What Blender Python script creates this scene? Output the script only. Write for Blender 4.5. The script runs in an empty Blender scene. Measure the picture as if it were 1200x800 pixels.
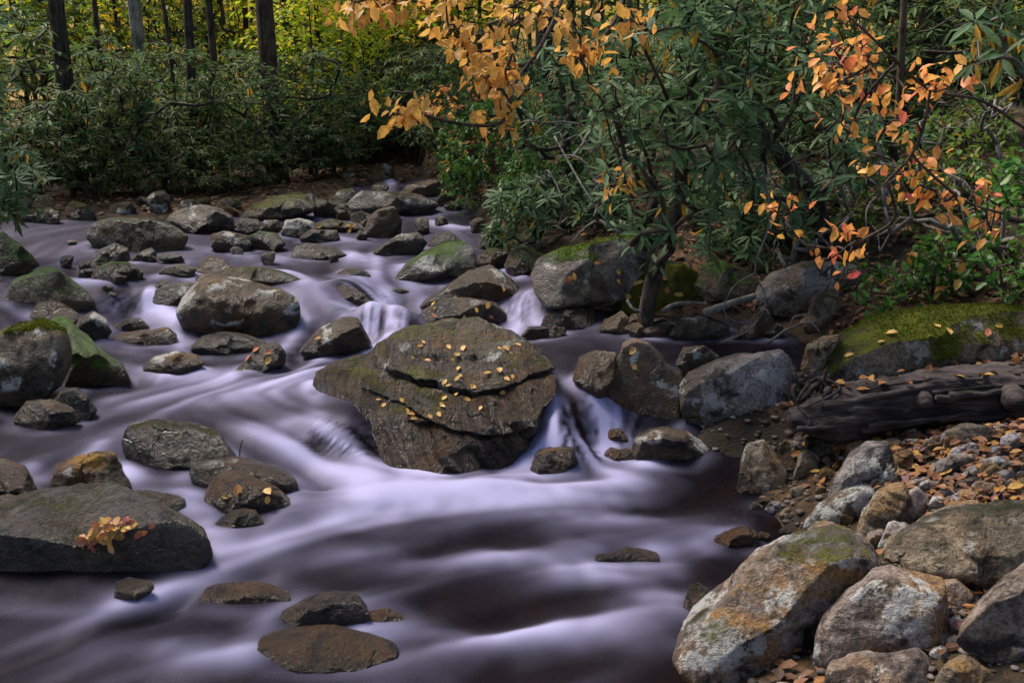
import bpy, math, random
import numpy as np
from mathutils import Vector
from mathutils.bvhtree import BVHTree
R_ = math.radians
random.seed(7)
RNG = np.random.default_rng(7)
scene = bpy.context.scene
COL = scene.collection

# ------------------------------------------------------------------ camera
CAM = np.array([0.0, 0.0, 2.2]); PITCH = R_(13.0); FPX = 1167.0
FWD = np.array([0.0, math.cos(PITCH), -math.sin(PITCH)])
UPV = np.array([0.0, math.sin(PITCH), math.cos(PITCH)])
RGT = np.array([1.0, 0.0, 0.0])
cam_d = bpy.data.cameras.new("camera"); cam = bpy.data.objects.new("camera", cam_d); COL.objects.link(cam)
cam.location = CAM; cam.rotation_euler = (R_(90) - PITCH, 0, 0)
cam_d.sensor_width = 36; cam_d.lens = 36 * FPX / 1200; cam_d.clip_start = 0.05; cam_d.clip_end = 500
scene.camera = cam

def ray(px, py):
    return FWD * FPX + RGT * (px - 600) + UPV * (400 - py)
def at_z(px, py, z):
    d = ray(px, py); return CAM + d * ((z - CAM[2]) / d[2])
def at_y(px, py, y):
    d = ray(px, py); return CAM + d * (y / d[1])

# ------------------------------------------------------------------ noise (vectorised value noise)
def _hash(i, j, k, seed):
    h = (i * 374761393 + j * 668265263 + k * 2147483647 + seed * 974634777).astype(np.int64) & 0xFFFFFFFF
    h = ((h ^ (h >> 13)) * 1274126177) & 0xFFFFFFFF
    h = ((h ^ (h >> 16)) * 2246822519) & 0xFFFFFFFF
    return ((h ^ (h >> 15)) & 0xFFFFFF) / float(0xFFFFFF)
def vnoise(p, seed=0):
    p = np.asarray(p, float); f = np.floor(p); t = p - f; f = f.astype(np.int64)
    t = t * t * t * (t * (t * 6 - 15) + 10)
    out = 0
    for a in (0, 1):
        wx = t[:, 0] if a else 1 - t[:, 0]
        for b in (0, 1):
            wy = t[:, 1] if b else 1 - t[:, 1]
            for c in (0, 1):
                wz = t[:, 2] if c else 1 - t[:, 2]
                out = out + wx * wy * wz * _hash(f[:, 0] + a, f[:, 1] + b, f[:, 2] + c, seed)
    return out * 2 - 1
ROT = np.array([[0.36, 0.48, -0.8], [-0.8, 0.6, 0.0], [0.48, 0.64, 0.6]])
def fbm(p, seed=0, octv=4, gain=0.5, ridged=False):
    p = np.asarray(p, float); s = np.zeros(len(p)); a = 1.0; tot = 0
    for o in range(octv):
        n = vnoise(p, seed + o * 17)
        s += a * ((1 - 2 * np.abs(n)) if ridged else n); tot += a
        a *= gain; p = p @ ROT.T * 2.03 + 3.7
    return s / tot
def sstep(a, b, x):
    t = np.clip((x - a) / (b - a), 0, 1); return t * t * (3 - 2 * t)

# ------------------------------------------------------------------ mesh + object helpers
def mk_mesh(name, V, tris=None, quads=None, mat=None, attrs=None, smooth=True):
    V = np.asarray(V, float).reshape(-1, 3)
    me = bpy.data.meshes.new(name)
    nt = 0 if tris is None else len(tris); nq = 0 if quads is None else len(quads)
    me.vertices.add(len(V)); me.vertices.foreach_set("co", V.ravel())
    loops = []; starts = []
    if nt: loops.append(np.asarray(tris).ravel()); starts.append(np.arange(nt) * 3)
    if nq: loops.append(np.asarray(quads).ravel()); starts.append(nt * 3 + np.arange(nq) * 4)
    loops = np.concatenate(loops).astype(np.int32); starts = np.concatenate(starts).astype(np.int32)
    me.loops.add(len(loops)); me.loops.foreach_set("vertex_index", loops)
    me.polygons.add(nt + nq); me.polygons.foreach_set("loop_start", starts)
    me.update(calc_edges=True); me.validate()
    if smooth: me.polygons.foreach_set("use_smooth", np.ones(len(me.polygons), bool))
    for k, v in (attrs or {}).items():
        v = np.asarray(v, np.float32)
        if v.ndim == 1:
            a = me.attributes.new(k, 'FLOAT', 'POINT'); a.data.foreach_set("value", v)
        else:
            a = me.attributes.new(k, 'FLOAT_VECTOR', 'POINT'); a.data.foreach_set("vector", v.ravel())
    if mat: me.materials.append(mat)
    return me
def link(name, me, parent=None, loc=None):
    o = bpy.data.objects.new(name, me); COL.objects.link(o)
    if parent is not None: o.parent = parent
    if loc is not None: o.location = loc
    return o
def tag(o, label=None, cat=None, group=None, kind=None):
    if label: o["label"] = label
    if cat: o["category"] = cat
    if group: o["group"] = group
    if kind: o["kind"] = kind
    return o
def empty(name, loc):
    o = bpy.data.objects.new(name, None); COL.objects.link(o); o.location = loc; o.empty_display_size = .1
    return o

class MB:
    def __init__(s): s.V = []; s.T = []; s.Q = []; s.n = 0; s.A = []
    def add(s, V, tris=None, quads=None, a=0.0):
        V = np.asarray(V, float); s.V.append(V)
        if tris is not None and len(tris): s.T.append(np.asarray(tris) + s.n)
        if quads is not None and len(quads): s.Q.append(np.asarray(quads) + s.n)
        s.A.append(np.broadcast_to(np.asarray(a, float), (len(V),)))
        s.n += len(V)
    def mesh(s, name, mat, off=(0, 0, 0), smooth=True):
        return mk_mesh(name, np.concatenate(s.V) - np.asarray(off), np.concatenate(s.T) if s.T else None,
                       np.concatenate(s.Q) if s.Q else None, mat, {"lv": np.concatenate(s.A)}, smooth)

def tube(mb, P, rad, sides=6, bump=0.0, seed=0, cap=True, a=0.0):
    P = np.asarray(P, float); n = len(P); rad = np.broadcast_to(np.asarray(rad, float), (n,))
    T = np.gradient(P, axis=0); T /= np.linalg.norm(T, axis=1)[:, None] + 1e-9
    ref = np.array([0.31, 0.17, 1.0]) if abs(T[:, 2]).mean() < .8 else np.array([1.0, 0.2, 0.1])
    U = np.cross(T, ref); U /= np.linalg.norm(U, axis=1)[:, None] + 1e-9
    W = np.cross(T, U)
    th = np.arange(sides) / sides * 2 * math.pi
    ring = U[:, None, :] * np.cos(th)[None, :, None] + W[:, None, :] * np.sin(th)[None, :, None]
    rr = np.broadcast_to(rad[:, None], (n, sides)).copy()
    if bump:
        pts = (P[:, None, :] + ring * rad[:, None, None]).reshape(-1, 3)
        rr *= 1 + bump * fbm(pts / (rad.max() * 1.6) * np.array([1, 1, .45]), seed, 3).reshape(n, sides)
    V = (P[:, None, :] + ring * rr[:, :, None]).reshape(-1, 3)
    i = np.arange(n - 1)[:, None] * sides; j = np.arange(sides)[None, :]; j2 = (j + 1) % sides
    Q = np.stack([i + j, i + j2, i + sides + j2, i + sides + j], -1).reshape(-1, 4)
    tr = []
    if cap:
        V = np.concatenate([V, P[:1] - T[:1] * rad[0] * .2, P[-1:] + T[-1:] * rad[-1] * .35])
        c0 = n * sides; c1 = c0 + 1; b = (n - 1) * sides
        tr = [(c0, (k + 1) % sides, k) for k in range(sides)] + [(c1, b + k, b + (k + 1) % sides) for k in range(sides)]
    mb.add(V, tr if cap else None, Q, a)
def spline(P, n):
    P = np.asarray(P, float)
    if len(P) == 2: return P[0] + (P[1] - P[0]) * np.linspace(0, 1, n)[:, None]
    t = np.concatenate([[0], np.cumsum(np.linalg.norm(np.diff(P, axis=0), axis=1))]); s = np.linspace(0, t[-1], n)
    m = np.gradient(P, t, axis=0); k = np.clip(np.searchsorted(t, s, side='right') - 1, 0, len(t) - 2)
    h = (t[k + 1] - t[k])[:, None]; u = ((s - t[k]) [:, None]) / h
    return (2*u**3-3*u**2+1)*P[k] + (u**3-2*u**2+u)*h*m[k] + (-2*u**3+3*u**2)*P[k+1] + (u**3-u**2)*h*m[k+1]

# ------------------------------------------------------------------ node helpers
def new_mat(name):
    m = bpy.data.materials.new(name); m.use_nodes = True
    nt = m.node_tree; nt.nodes.clear()
    out = nt.nodes.new("ShaderNodeOutputMaterial")
    return m, nt, out
class N:
    def __init__(s, nt): s.nt = nt
    def __call__(s, typ, ins=None, **kw):
        n = s.nt.nodes.new("ShaderNode" + typ)
        for k, v in kw.items(): setattr(n, k, v)
        for k, v in (ins or {}).items():
            sk = n.inputs[k]
            if isinstance(v, bpy.types.NodeSocket): s.nt.links.new(v, sk)
            elif isinstance(v, (tuple, list)) and len(v) == 3 and sk.type == 'RGBA': sk.default_value = (*v, 1)
            else: sk.default_value = v
        return n
    def noise(s, vec, scale, detail=3, rough=.55, dist=0):
        return s("TexNoise", {"Vector": vec, "Scale": scale, "Detail": detail, "Roughness": rough, "Distortion": dist}).outputs["Fac"]
    def ramp(s, fac, stops, mode='LINEAR'):
        n = s("ValToRGB", {"Fac": fac}); r = n.color_ramp; r.interpolation = mode
        while len(r.elements) > 2: r.elements.remove(r.elements[-1])
        while len(r.elements) < len(stops): r.elements.new(.5)
        for e, (p, c) in zip(r.elements, stops):
            e.position = p; e.color = (c, c, c, 1) if not isinstance(c, (tuple, list)) else (*c, 1)
        return n.outputs["Color"]
    def math(s, op, a, b=0.0, c=0.0, clamp=False):
        n = s("Math", operation=op); n.use_clamp = clamp
        for k, v in enumerate((a, b, c)):
            if isinstance(v, bpy.types.NodeSocket): s.nt.links.new(v, n.inputs[k])
            else: n.inputs[k].default_value = v
        return n.outputs[0]
    def mix(s, fac, a, b, blend='MIX'):
        n = s("Mix", data_type='RGBA', blend_type=blend)
        for k, v in ((0, fac), (6, a), (7, b)):
            sk = n.inputs[k]
            if isinstance(v, bpy.types.NodeSocket): s.nt.links.new(v, sk)
            elif isinstance(v, (tuple, list)): sk.default_value = (*v, 1)
            else: sk.default_value = v
        return n.outputs[2]
    def smooth(s, x, lo, hi):
        n = s("MapRange", {"Value": x, "From Min": lo, "From Max": hi}, interpolation_type='SMOOTHSTEP')
        return n.outputs["Result"]
# ------------------------------------------------------------------ water levels and ground shape
WCTRL = [(0,800,0),(400,800,0),(800,800,-.02),(100,740,.03),(500,715,.03),(800,690,.03),(300,680,.06),(600,690,.04),(850,640,.07),
 (920,600,.07),(400,610,.12),(650,610,.1),(840,560,.11),(200,630,.1),(480,560,.16),(600,560,.14),(720,550,.12),(330,555,.19),
 (340,495,.34),(290,510,.31),(200,460,.36),(418,478,.43),(385,472,.42),(405,500,.37),(432,508,.32),(447,532,.2),(395,535,.2),(100,520,.31),(20,520,.33),(115,560,.24),(50,575,.24),(180,580,.2),(230,585,.18),
 (300,450,.38),(350,420,.43),(430,398,.46),(540,392,.48),(590,398,.5),(680,400,.55),(750,395,.55),(850,410,.55),(920,400,.56),(655,425,.53),
 (690,450,.5),(640,462,.48),(632,490,.38),(618,520,.21),(665,490,.40),(690,480,.40),(700,508,.24),(690,528,.16),(610,540,.16),(640,542,.16),(430,348,.74),(470,350,.73),(430,380,.49),(470,382,.49),(620,345,.75),(640,350,.74),
 (610,382,.53),(650,384,.55),(350,400,.46),(360,370,.58),(355,345,.7),(160,372,.54),(170,345,.72),(140,345,.72),(190,400,.45),(130,345,.73),(60,335,.79),
 (320,330,.77),(400,330,.78),(450,300,.85),(560,320,.79),(400,290,.88),(350,310,.83),(300,290,.89),(80,305,.86),(90,331,.79),(20,300,.88),
 (440,265,.96),(520,270,.94),(390,255,1.02),(240,290,.88),(500,255,1.0),(545,255,.99),(420,240,1.1),(480,228,1.18),(450,216,1.27),(465,206,1.36),
 (-150,600,.22),(-200,800,.02),(-80,450,.42),(-60,340,.82)]
_wp = np.array([at_z(*c)[:2] for c in WCTRL]); _wz = np.array([c[2] for c in WCTRL])
def _rk(d): return np.sqrt(d * d + 0.06 ** 2)
_K = _rk(np.linalg.norm(_wp[:, None] - _wp[None], axis=2)); _n = len(_wp)
_A = np.zeros((_n + 3, _n + 3)); _A[:_n, :_n] = _K - np.eye(_n) * 0.02; _A[:_n, _n] = 1; _A[:_n, _n + 1:] = _wp; _A[_n:, :_n] = _A[:_n, _n:].T
_W = np.linalg.solve(_A, np.concatenate([_wz, np.zeros(3)]))
def base_z(y):
    return np.interp(y, [2, 3.5, 5, 6, 7, 7.9, 8.5, 9.5, 12, 14, 16.5, 20, 30, 60, 120, 200], [-.03, 0, .1, .25, .42, .52, .74, .84, .96, 1.08, 1.3, 1.55, 2.5, 7.5, 19, 30])
def zw(x, y):
    x = np.atleast_1d(np.asarray(x, float)); y = np.atleast_1d(np.asarray(y, float))
    xc = np.clip(x, -9, 4); yc = np.clip(y, 2.4, 18)
    out = np.empty(len(x))
    for s in range(0, len(x), 40000):
        P = np.stack([xc[s:s+40000], yc[s:s+40000]], 1)
        out[s:s+40000] = _rk(np.linalg.norm(P[:, None] - _wp[None], axis=2)) @ _W[:_n] + _W[_n] + P @ _W[_n+1:]
    bz = base_z(y)
    return np.clip(out, bz - .22, bz + .22)
EDGE_R = [(770,840,0),(830,775,.02),(900,700,.06),(950,640,.08),(880,585,.1),(868,545,.12),(800,530,.18),(830,470,.4),(925,432,.55),(955,405,.56),(900,388,.56),(650,378,.56),(640,340,.76),(590,300,.84),(565,275,.93),
          (560,252,1.0),(525,232,1.14),(505,218,1.25),(490,203,1.37)]
EDGE_L = [(450,205,1.37),(430,215,1.28),(395,238,1.1),(350,252,1.02),(235,266,.95),(0,276,.9),(-90,330,.82),(-120,450,.42),(-190,560,.25),(-260,840,0)]
POLY = np.array([at_z(*c)[:2] for c in EDGE_R] + [at_z(*c)[:2] for c in EDGE_L])
POLY = np.concatenate([POLY, np.array([[-5.0, 1.0], [1.2, 1.0]])])
def sdist(x, y):
    """signed distance to the stream polygon: negative in the stream"""
    p = np.stack([x, y], 1); best = np.full(len(x), 1e9); ins = np.zeros(len(x), bool)
    a = POLY; b = np.roll(POLY, -1, 0)
    for i in range(len(a)):
        e = b[i] - a[i]; w = p - a[i]
        t = np.clip((w @ e) / (e @ e), 0, 1); best = np.minimum(best, np.linalg.norm(w - t[:, None] * e, axis=1))
        c = (a[i, 1] <= p[:, 1]) != (b[i, 1] <= p[:, 1])
        with np.errstate(divide='ignore', invalid='ignore'):
            xi = a[i, 0] + (p[:, 1] - a[i, 1]) / (b[i, 1] - a[i, 1]) * e[0]
        ins ^= c & (p[:, 0] < xi)
    return np.where(ins, -best, best)
def ground(x, y, noise=True):
    x = np.atleast_1d(np.asarray(x, float)); y = np.atleast_1d(np.asarray(y, float))
    d = sdist(x, y); w = zw(x, y); bz = base_z(y)
    dd = np.maximum(d, 0); right = x > np.interp(y, [0, 6, 9, 14, 20], [0, 0, -.5, -1.2, -1.9])
    hr = .34 * (1 - np.exp(-dd / .55)) + .12 * np.minimum(dd, 4) + .03 * np.clip(dd - 4, 0, 10)
    hl = .16 * (1 - np.exp(-dd / .7)) + .035 * np.minimum(dd, 12)
    mixw = sstep(0.2, 1.6, dd)
    z = w * (1 - mixw) + bz * mixw + np.where(right, hr, hl)
    z = z - .17 * np.exp(-((y - 5.36) / .26) ** 2) * sstep(1.25, 1.7, x) * (1 - sstep(3.6, 4.4, x))      # the hollow under the log
    z = np.where(d < 0, w - np.minimum(.32, .04 + .55 * -d), z)
    if noise:
        p = np.stack([x, y, np.zeros_like(x)], 1)
        z = z + fbm(p * 1.7, 3, 4) * (.05 + .12 * sstep(1, 4, dd)) * (1 - .4 * (d < 0)) + fbm(p * 9, 5, 2) * .018
        z = z + sstep(6, 30, dd) * fbm(p * .12, 9, 3) * 1.2
    return z
_xs = np.concatenate([-9 - 140 * np.linspace(1, 0, 40, endpoint=False) ** 2, np.arange(-9, 6, .07), 6 + 140 * np.linspace(0, 1, 40) ** 2])
_ys = np.concatenate([np.linspace(-15, 2, 14, endpoint=False), np.arange(2, 20, .07), 20 + 170 * np.linspace(0, 1, 50) ** 2])
GX, GY = np.meshgrid(_xs, _ys); GZ = ground(GX.ravel(), GY.ravel()).reshape(GX.shape)
def bil(xs, ys, Z, x, y):
    i = np.clip(np.searchsorted(xs, x) - 1, 0, len(xs) - 2); j = np.clip(np.searchsorted(ys, y) - 1, 0, len(ys) - 2)
    u = np.clip((x - xs[i]) / (xs[i+1] - xs[i]), 0, 1); v = np.clip((y - ys[j]) / (ys[j+1] - ys[j]), 0, 1)
    return Z[j, i]*(1-u)*(1-v) + Z[j, i+1]*u*(1-v) + Z[j+1, i]*(1-u)*v + Z[j+1, i+1]*u*v
def gz(x, y):
    x = np.atleast_1d(np.asarray(x, float)); y = np.atleast_1d(np.asarray(y, float)); return bil(_xs, _ys, GZ, x, y)
GSD = sdist(GX.ravel(), GY.ravel()).reshape(GX.shape)
WZ = zw(GX.ravel(), GY.ravel()).reshape(GX.shape)
def surf(x, y):
    """water or ground, whichever is higher"""
    g = gz(x, y); x = np.atleast_1d(x); y = np.atleast_1d(y)
    return np.where(bil(_xs, _ys, GSD, x, y) < 0.12, np.maximum(g, bil(_xs, _ys, WZ, x, y)), g)
def hit(px, py):
    d = ray(px, py); t = np.linspace(2.2, 70, 9000) / d[1]
    P = CAM + d[None] * t[:, None]; below = P[:, 2] <= surf(P[:, 0], P[:, 1])
    k = int(np.argmax(below)) if below.any() else len(t) - 1
    return P[k]

def grid_faces(nx, ny, keep=None):
    i, j = np.meshgrid(np.arange(nx - 1), np.arange(ny - 1)); a = (j * nx + i)
    Q = np.stack([a, a + 1, a + nx + 1, a + nx], -1).reshape(-1, 4)
    return Q if keep is None else Q[keep[Q].all(1)]

def ground_mat():
    m, nt, out = new_mat("forest_floor"); n = N(nt)
    pos = n("NewGeometry").outputs["Position"]
    bed = n("Attribute", attribute_name="bed").outputs["Fac"]
    n1 = n.noise(pos, 1.3, 5); n2 = n.noise(pos, 14, 4, .65); n3 = n.noise(pos, 60, 3, .6)
    litter = n("TexVoronoi", {"Vector": pos, "Scale": 16.0, "Randomness": 1.0}).outputs["Color"]
    lc = n.ramp(n("SeparateColor", {"Color": litter}).outputs[0], [(0, (.016, .011, .007)), (.35, (.045, .026, .013)), (.6, (.085, .042, .018)), (.8, (.14, .078, .032)), (1, (.04, .024, .016))])
    soil = n.mix(n2, (.011, .008, .006), (.034, .025, .016))
    land = n.mix(n.smooth(n1, .36, .6), soil, lc)
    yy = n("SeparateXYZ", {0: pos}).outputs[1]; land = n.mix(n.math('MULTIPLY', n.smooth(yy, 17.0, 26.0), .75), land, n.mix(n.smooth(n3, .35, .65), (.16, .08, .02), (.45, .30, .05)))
    land = n.mix(n.math('MULTIPLY', n.smooth(n.noise(pos, .8, 3), .58, .7), .5), land, (.03, .045, .012))
    peb = n("TexVoronoi", {"Vector": pos, "Scale": 11.0}); pc = n("SeparateColor", {"Color": peb.outputs["Color"]}).outputs[1]
    bedc = n.mix(1.0, n.ramp(pc, [(0, (.022, .016, .010)), (.5, (.065, .046, .028)), (1, (.04, .032, .024))]), n.ramp(n3, [(.3, .6), (.7, 1.2)]), 'MULTIPLY')
    col = n.mix(bed, land, bedc)
    h = n.math('ADD', n.math('MULTIPLY', n2, .6), n.math('MULTIPLY', n3, .3))
    b = n("Bump", {"Strength": .8, "Distance": .05, "Height": h})
    p = n("BsdfPrincipled", {"Base Color": col, "Roughness": .85, "Normal": b.outputs[0], "Specular IOR Level": .25})
    nt.links.new(p.outputs[0], out.inputs[0]); return m
bedv = (1 - sstep(-.05, .12, GSD)).ravel()
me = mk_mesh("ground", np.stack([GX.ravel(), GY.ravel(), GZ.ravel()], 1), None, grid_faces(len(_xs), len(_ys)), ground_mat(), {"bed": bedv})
tag(link("ground", me), kind="structure")
# ------------------------------------------------------------------ leaves, branches, bark
def unit(v): return v / (np.linalg.norm(v, axis=-1, keepdims=True) + 1e-9)
def rnd(n): return RNG.normal(size=(n, 3))
def add_leaves(mb, C, T, Nn, L, W, lv, hi=True, droop=.12, fold=.14):
    n = len(C)
    if n == 0: return
    L = np.broadcast_to(np.asarray(L, float), (n,))[:, None]; W = np.broadcast_to(np.asarray(W, float), (n,))[:, None]
    T = unit(T); S = unit(np.cross(T, Nn)); U = unit(np.cross(S, T))
    lv = np.broadcast_to(np.asarray(lv, float), (n,))
    if hi:
        def P(s, w, h): return C + T * L * s + S * W * w + U * (L * (-droop * s * s) + W * h)
        tw = RNG.uniform(-.12, .12, (n, 1))
        V = np.stack([P(0, 0, 0), P(.33, -.46, fold), P(.33, 0, 0), P(.33, .46, fold), P(.7, -.40, fold + tw), P(.7, 0, 0), P(.7, .40, fold - tw), P(1, 0, 0)], 1).reshape(-1, 3)
        b = np.arange(n)[:, None] * 8
        tr = (b[:, :, None] + np.array([[0, 2, 1], [0, 3, 2], [4, 5, 7], [5, 6, 7]])[None]).reshape(-1, 3)
        qd = (b[:, :, None] + np.array([[1, 2, 5, 4], [2, 3, 6, 5]])[None]).reshape(-1, 4)
        mb.add(V, tr, qd, np.repeat(lv, 8))
    else:
        V = np.stack([C, C + T * L * .5 - S * W * .5 + U * W * fold, C + T * L * .5 + S * W * .5 + U * W * fold, C + T * L - U * L * droop], 1).reshape(-1, 3)
        b = np.arange(n)[:, None] * 4
        tr = (b[:, :, None] + np.array([[0, 2, 3], [0, 3, 1]])[None]).reshape(-1, 3)
        mb.add(V, tr, None, np.repeat(lv, 4))
_lm = {}
def leaf_mat(name, stops, rough=.5, trans=.35, spec=.4, spots=0.0):
    if name in _lm: return _lm[name]
    m, nt, out = new_mat(name); n = N(nt)
    lv = n("Attribute", attribute_name="lv").outputs["Fac"]
    col = n.ramp(lv, stops)
    pos = n("NewGeometry").outputs["Position"]; nz = n.noise(pos, 40, 3)
    if spots: col = n.mix(n.math('MULTIPLY', n.smooth(n.noise(pos, 55, 4, .7), .56, .66), spots), col, (.16, .06, .02))
    col = n.mix(1.0, col, n.ramp(nz, [(.3, .72), (.7, 1.25)]), 'MULTIPLY')
    p = n("BsdfPrincipled", {"Base Color": col, "Roughness": rough, "Specular IOR Level": spec})
    t = n("BsdfTranslucent", {"Color": col})
    s = n("MixShader", {0: trans, 1: p.outputs[0], 2: t.outputs[0]})
    nt.links.new(s.outputs[0], out.inputs[0]); _lm[name] = m; return m
def bark_mat(name, a, b, sc=1.0, ax=(1, 1, .22)):
    m, nt, out = new_mat(name); n = N(nt)
    pos = n("NewGeometry").outputs["Position"]
    v = n("Mapping", {"Vector": pos, "Scale": ax}).outputs[0]
    n1 = n.noise(v, 28 * sc, 5, .65, .4); n2 = n.noise(pos, 5, 4, .6)
    c = n.mix(n.smooth(n.math('ADD', n.math('MULTIPLY', n1, .6), n.math('MULTIPLY', n2, .4)), .36, .62), a, b)
    c = n.mix(n.math('MULTIPLY', n.smooth(n.noise(pos, 3.1, 4, .6), .58, .68), .5), c, (.05, .06, .025))
    bp = n("Bump", {"Strength": .9, "Distance": .03, "Height": n1})
    p = n("BsdfPrincipled", {"Base Color": c, "Roughness": .9, "Normal": bp.outputs[0], "Specular IOR Level": .2})
    nt.links.new(p.outputs[0], out.inputs[0]); return m
BARK_D = bark_mat("dark_bark", (.016, .013, .011), (.095, .075, .06)); BARK_B = bark_mat("brown_bark", (.03, .02, .014), (.12, .085, .06))
BARK_P = bark_mat("pale_bark", (.08, .075, .07), (.34, .32, .30), .6); TWIG = bark_mat("grey_twig_bark", (.09, .08, .075), (.26, .235, .22)); TWIGB = bark_mat("brown_twig_bark", (.035, .026, .02), (.12, .095, .08))
M_RHODO = leaf_mat("rhododendron_leaf", [(0, (.04, .088, .034)), (.45, (.08, .155, .062)), (.8, (.13, .21, .10)), (.93, (.16, .22, .09)), (.955, (.42, .26, .03)), (1, (.5, .28, .03))], .58, .32, .22)
M_FARRH = leaf_mat("thicket_leaf", [(0, (.04, .075, .022)), (.5, (.08, .135, .04)), (.85, (.12, .18, .06)), (.965, (.18, .20, .04)), (.98, (.45, .25, .03)), (1, (.5, .26, .03))], .58, .42, .2)
M_ORANGE = leaf_mat("orange_leaf", [(0, (.85, .46, .10)), (.35, (.86, .42, .10)), (.7, (.82, .31, .10)), (.9, (.76, .21, .12)), (1, (.66, .13, .12))], .5, .42, .3, .55)
M_GOLD = leaf_mat("golden_leaf", [(0, (.84, .52, .14)), (.5, (.80, .43, .09)), (1, (.72, .33, .09))], .5, .45, .3, .45)
M_YGREEN = leaf_mat("yellow_green_leaf", [(0, (.16, .33, .03)), (.45, (.34, .47, .03)), (.8, (.58, .54, .035)), (1, (.72, .52, .04))], .5, .58, .3)
M_YELLOW = leaf_mat("yellow_leaf", [(0, (.60, .50, .03)), (.5, (.76, .54, .04)), (1, (.80, .40, .06))], .5, .58, .3)
M_GREEN = leaf_mat("fresh_green_leaf", [(0, (.04, .12, .02)), (.5, (.07, .19, .03)), (.85, (.12, .22, .03)), (.93, (.35, .18, .04)), (1, (.45, .2, .04))], .45, .4, .35)
M_MIDGR = leaf_mat("mid_green_leaf", [(0, (.05, .11, .025)), (.5, (.10, .17, .03)), (.8, (.20, .22, .03)), (1, (.32, .22, .03))], .5, .4, .3)
M_LITTER = leaf_mat("fallen_leaf", [(0, (.045, .026, .018)), (.3, (.12, .055, .03)), (.55, (.22, .09, .04)), (.8, (.34, .15, .045)), (.93, (.46, .27, .06)), (1, (.20, .09, .09))], .6, .15, .3, .6)
M_YFALL = leaf_mat("fresh_fallen_leaf", [(0, (.62, .36, .08)), (.5, (.68, .42, .12)), (.75, (.55, .22, .08)), (1, (.45, .12, .10))], .5, .2, .35)

class Skel:
    """branches grown outwards: every tip is tied to the nearest branch already there"""
    def __init__(s, pts): s.P = [np.asarray(p, float) for p in pts]; s.par = [-1] + list(range(len(pts) - 1)); s.paths = [list(range(len(pts)))]; s.tips = []
    def branch(s, k0, pts):
        path = [k0]
        for p in pts: s.P.append(np.asarray(p, float)); s.par.append(path[-1]); path.append(len(s.P) - 1)
        s.paths.append(path); return path
    def near(s, t, up=0.25):
        A = np.array(s.P); d = np.linalg.norm(A - t, axis=1) + up * np.maximum(A[:, 2] - t[2] + .05, 0); return int(np.argmin(d))
    def grow(s, tips, step=.16, jit=.035, arch=.12):
        base = s.P[0]
        for t in sorted(tips, key=lambda q: np.linalg.norm(q - base)):
            k = s.near(t); a = s.P[k]; L = np.linalg.norm(t - a); n = max(2, int(L / step) + 1)
            u = np.linspace(0, 1, n + 1)[1:, None]; off = np.cumsum(RNG.normal(size=(n, 3)) * jit, 0); off -= off[-1] * u
            pts = a + (t - a) * u + off + np.array([0, 0, 1.0]) * (np.sin(u * math.pi) * L * arch)
            pa = s.branch(k, pts); s.tips.append(pa[-1])
    def mesh(s, mb, r_tip, r_max, sides=5, bump=.1, expo=.48, base_r=None):
        cnt = np.zeros(len(s.P))
        for t in s.tips:
            k = t
            while k >= 0: cnt[k] += 1; k = s.par[k]
        r = np.minimum(r_tip * np.maximum(cnt, 1) ** expo, r_max)
        for pa in s.paths:
            rr = r[pa].copy()
            if len(pa) > 1 and pa[0] != 0: rr[0] = min(rr[0], rr[1] * 1.25)
            if pa[0] == 0 and base_r: rr = np.maximum(rr, np.linspace(base_r, base_r * .45, len(pa)))
            P = np.array(s.P)[pa]
            if len(pa) > 3: P2 = spline(P, len(pa) * 2); rr = np.interp(np.linspace(0, 1, len(P2)), np.linspace(0, 1, len(rr)), rr)
            else: P2 = P
            tube(mb, P2, rr, sides if rr.max() < .03 else 9, bump, 3)
    def tipdir(s, k):
        d = s.P[k] - s.P[s.par[k]]; return d / (np.linalg.norm(d) + 1e-9)
def inpoly(x, y, poly):
    ins = np.zeros(len(x), bool); P = np.asarray(poly, float)
    for i in range(len(P)):
        a = P[i]; b = P[(i + 1) % len(P)]
        c = (a[1] <= y) != (b[1] <= y)
        with np.errstate(divide='ignore', invalid='ignore'): ins ^= c & (x < a[0] + (y - a[1]) / (b[1] - a[1]) * (b[0] - a[0]))
    return ins
def tips_in(poly, yr, n, clear=.12):
    """n points in the block of space seen through POLY between two distances"""
    P = np.asarray(poly, float); lo, hi = P.min(0), P.max(0); out = []
    while len(out) < n:
        x = RNG.uniform(lo[0], hi[0], 200); y = RNG.uniform(lo[1], hi[1], 200); ok = inpoly(x, y, P)
        for px, py in zip(x[ok], y[ok]):
            q = at_y(px, py, RNG.uniform(*yr))
            if q[2] > surf(q[:1], q[1:2])[0] + clear: out.append(q)
            if len(out) >= n: break
    return out
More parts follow.
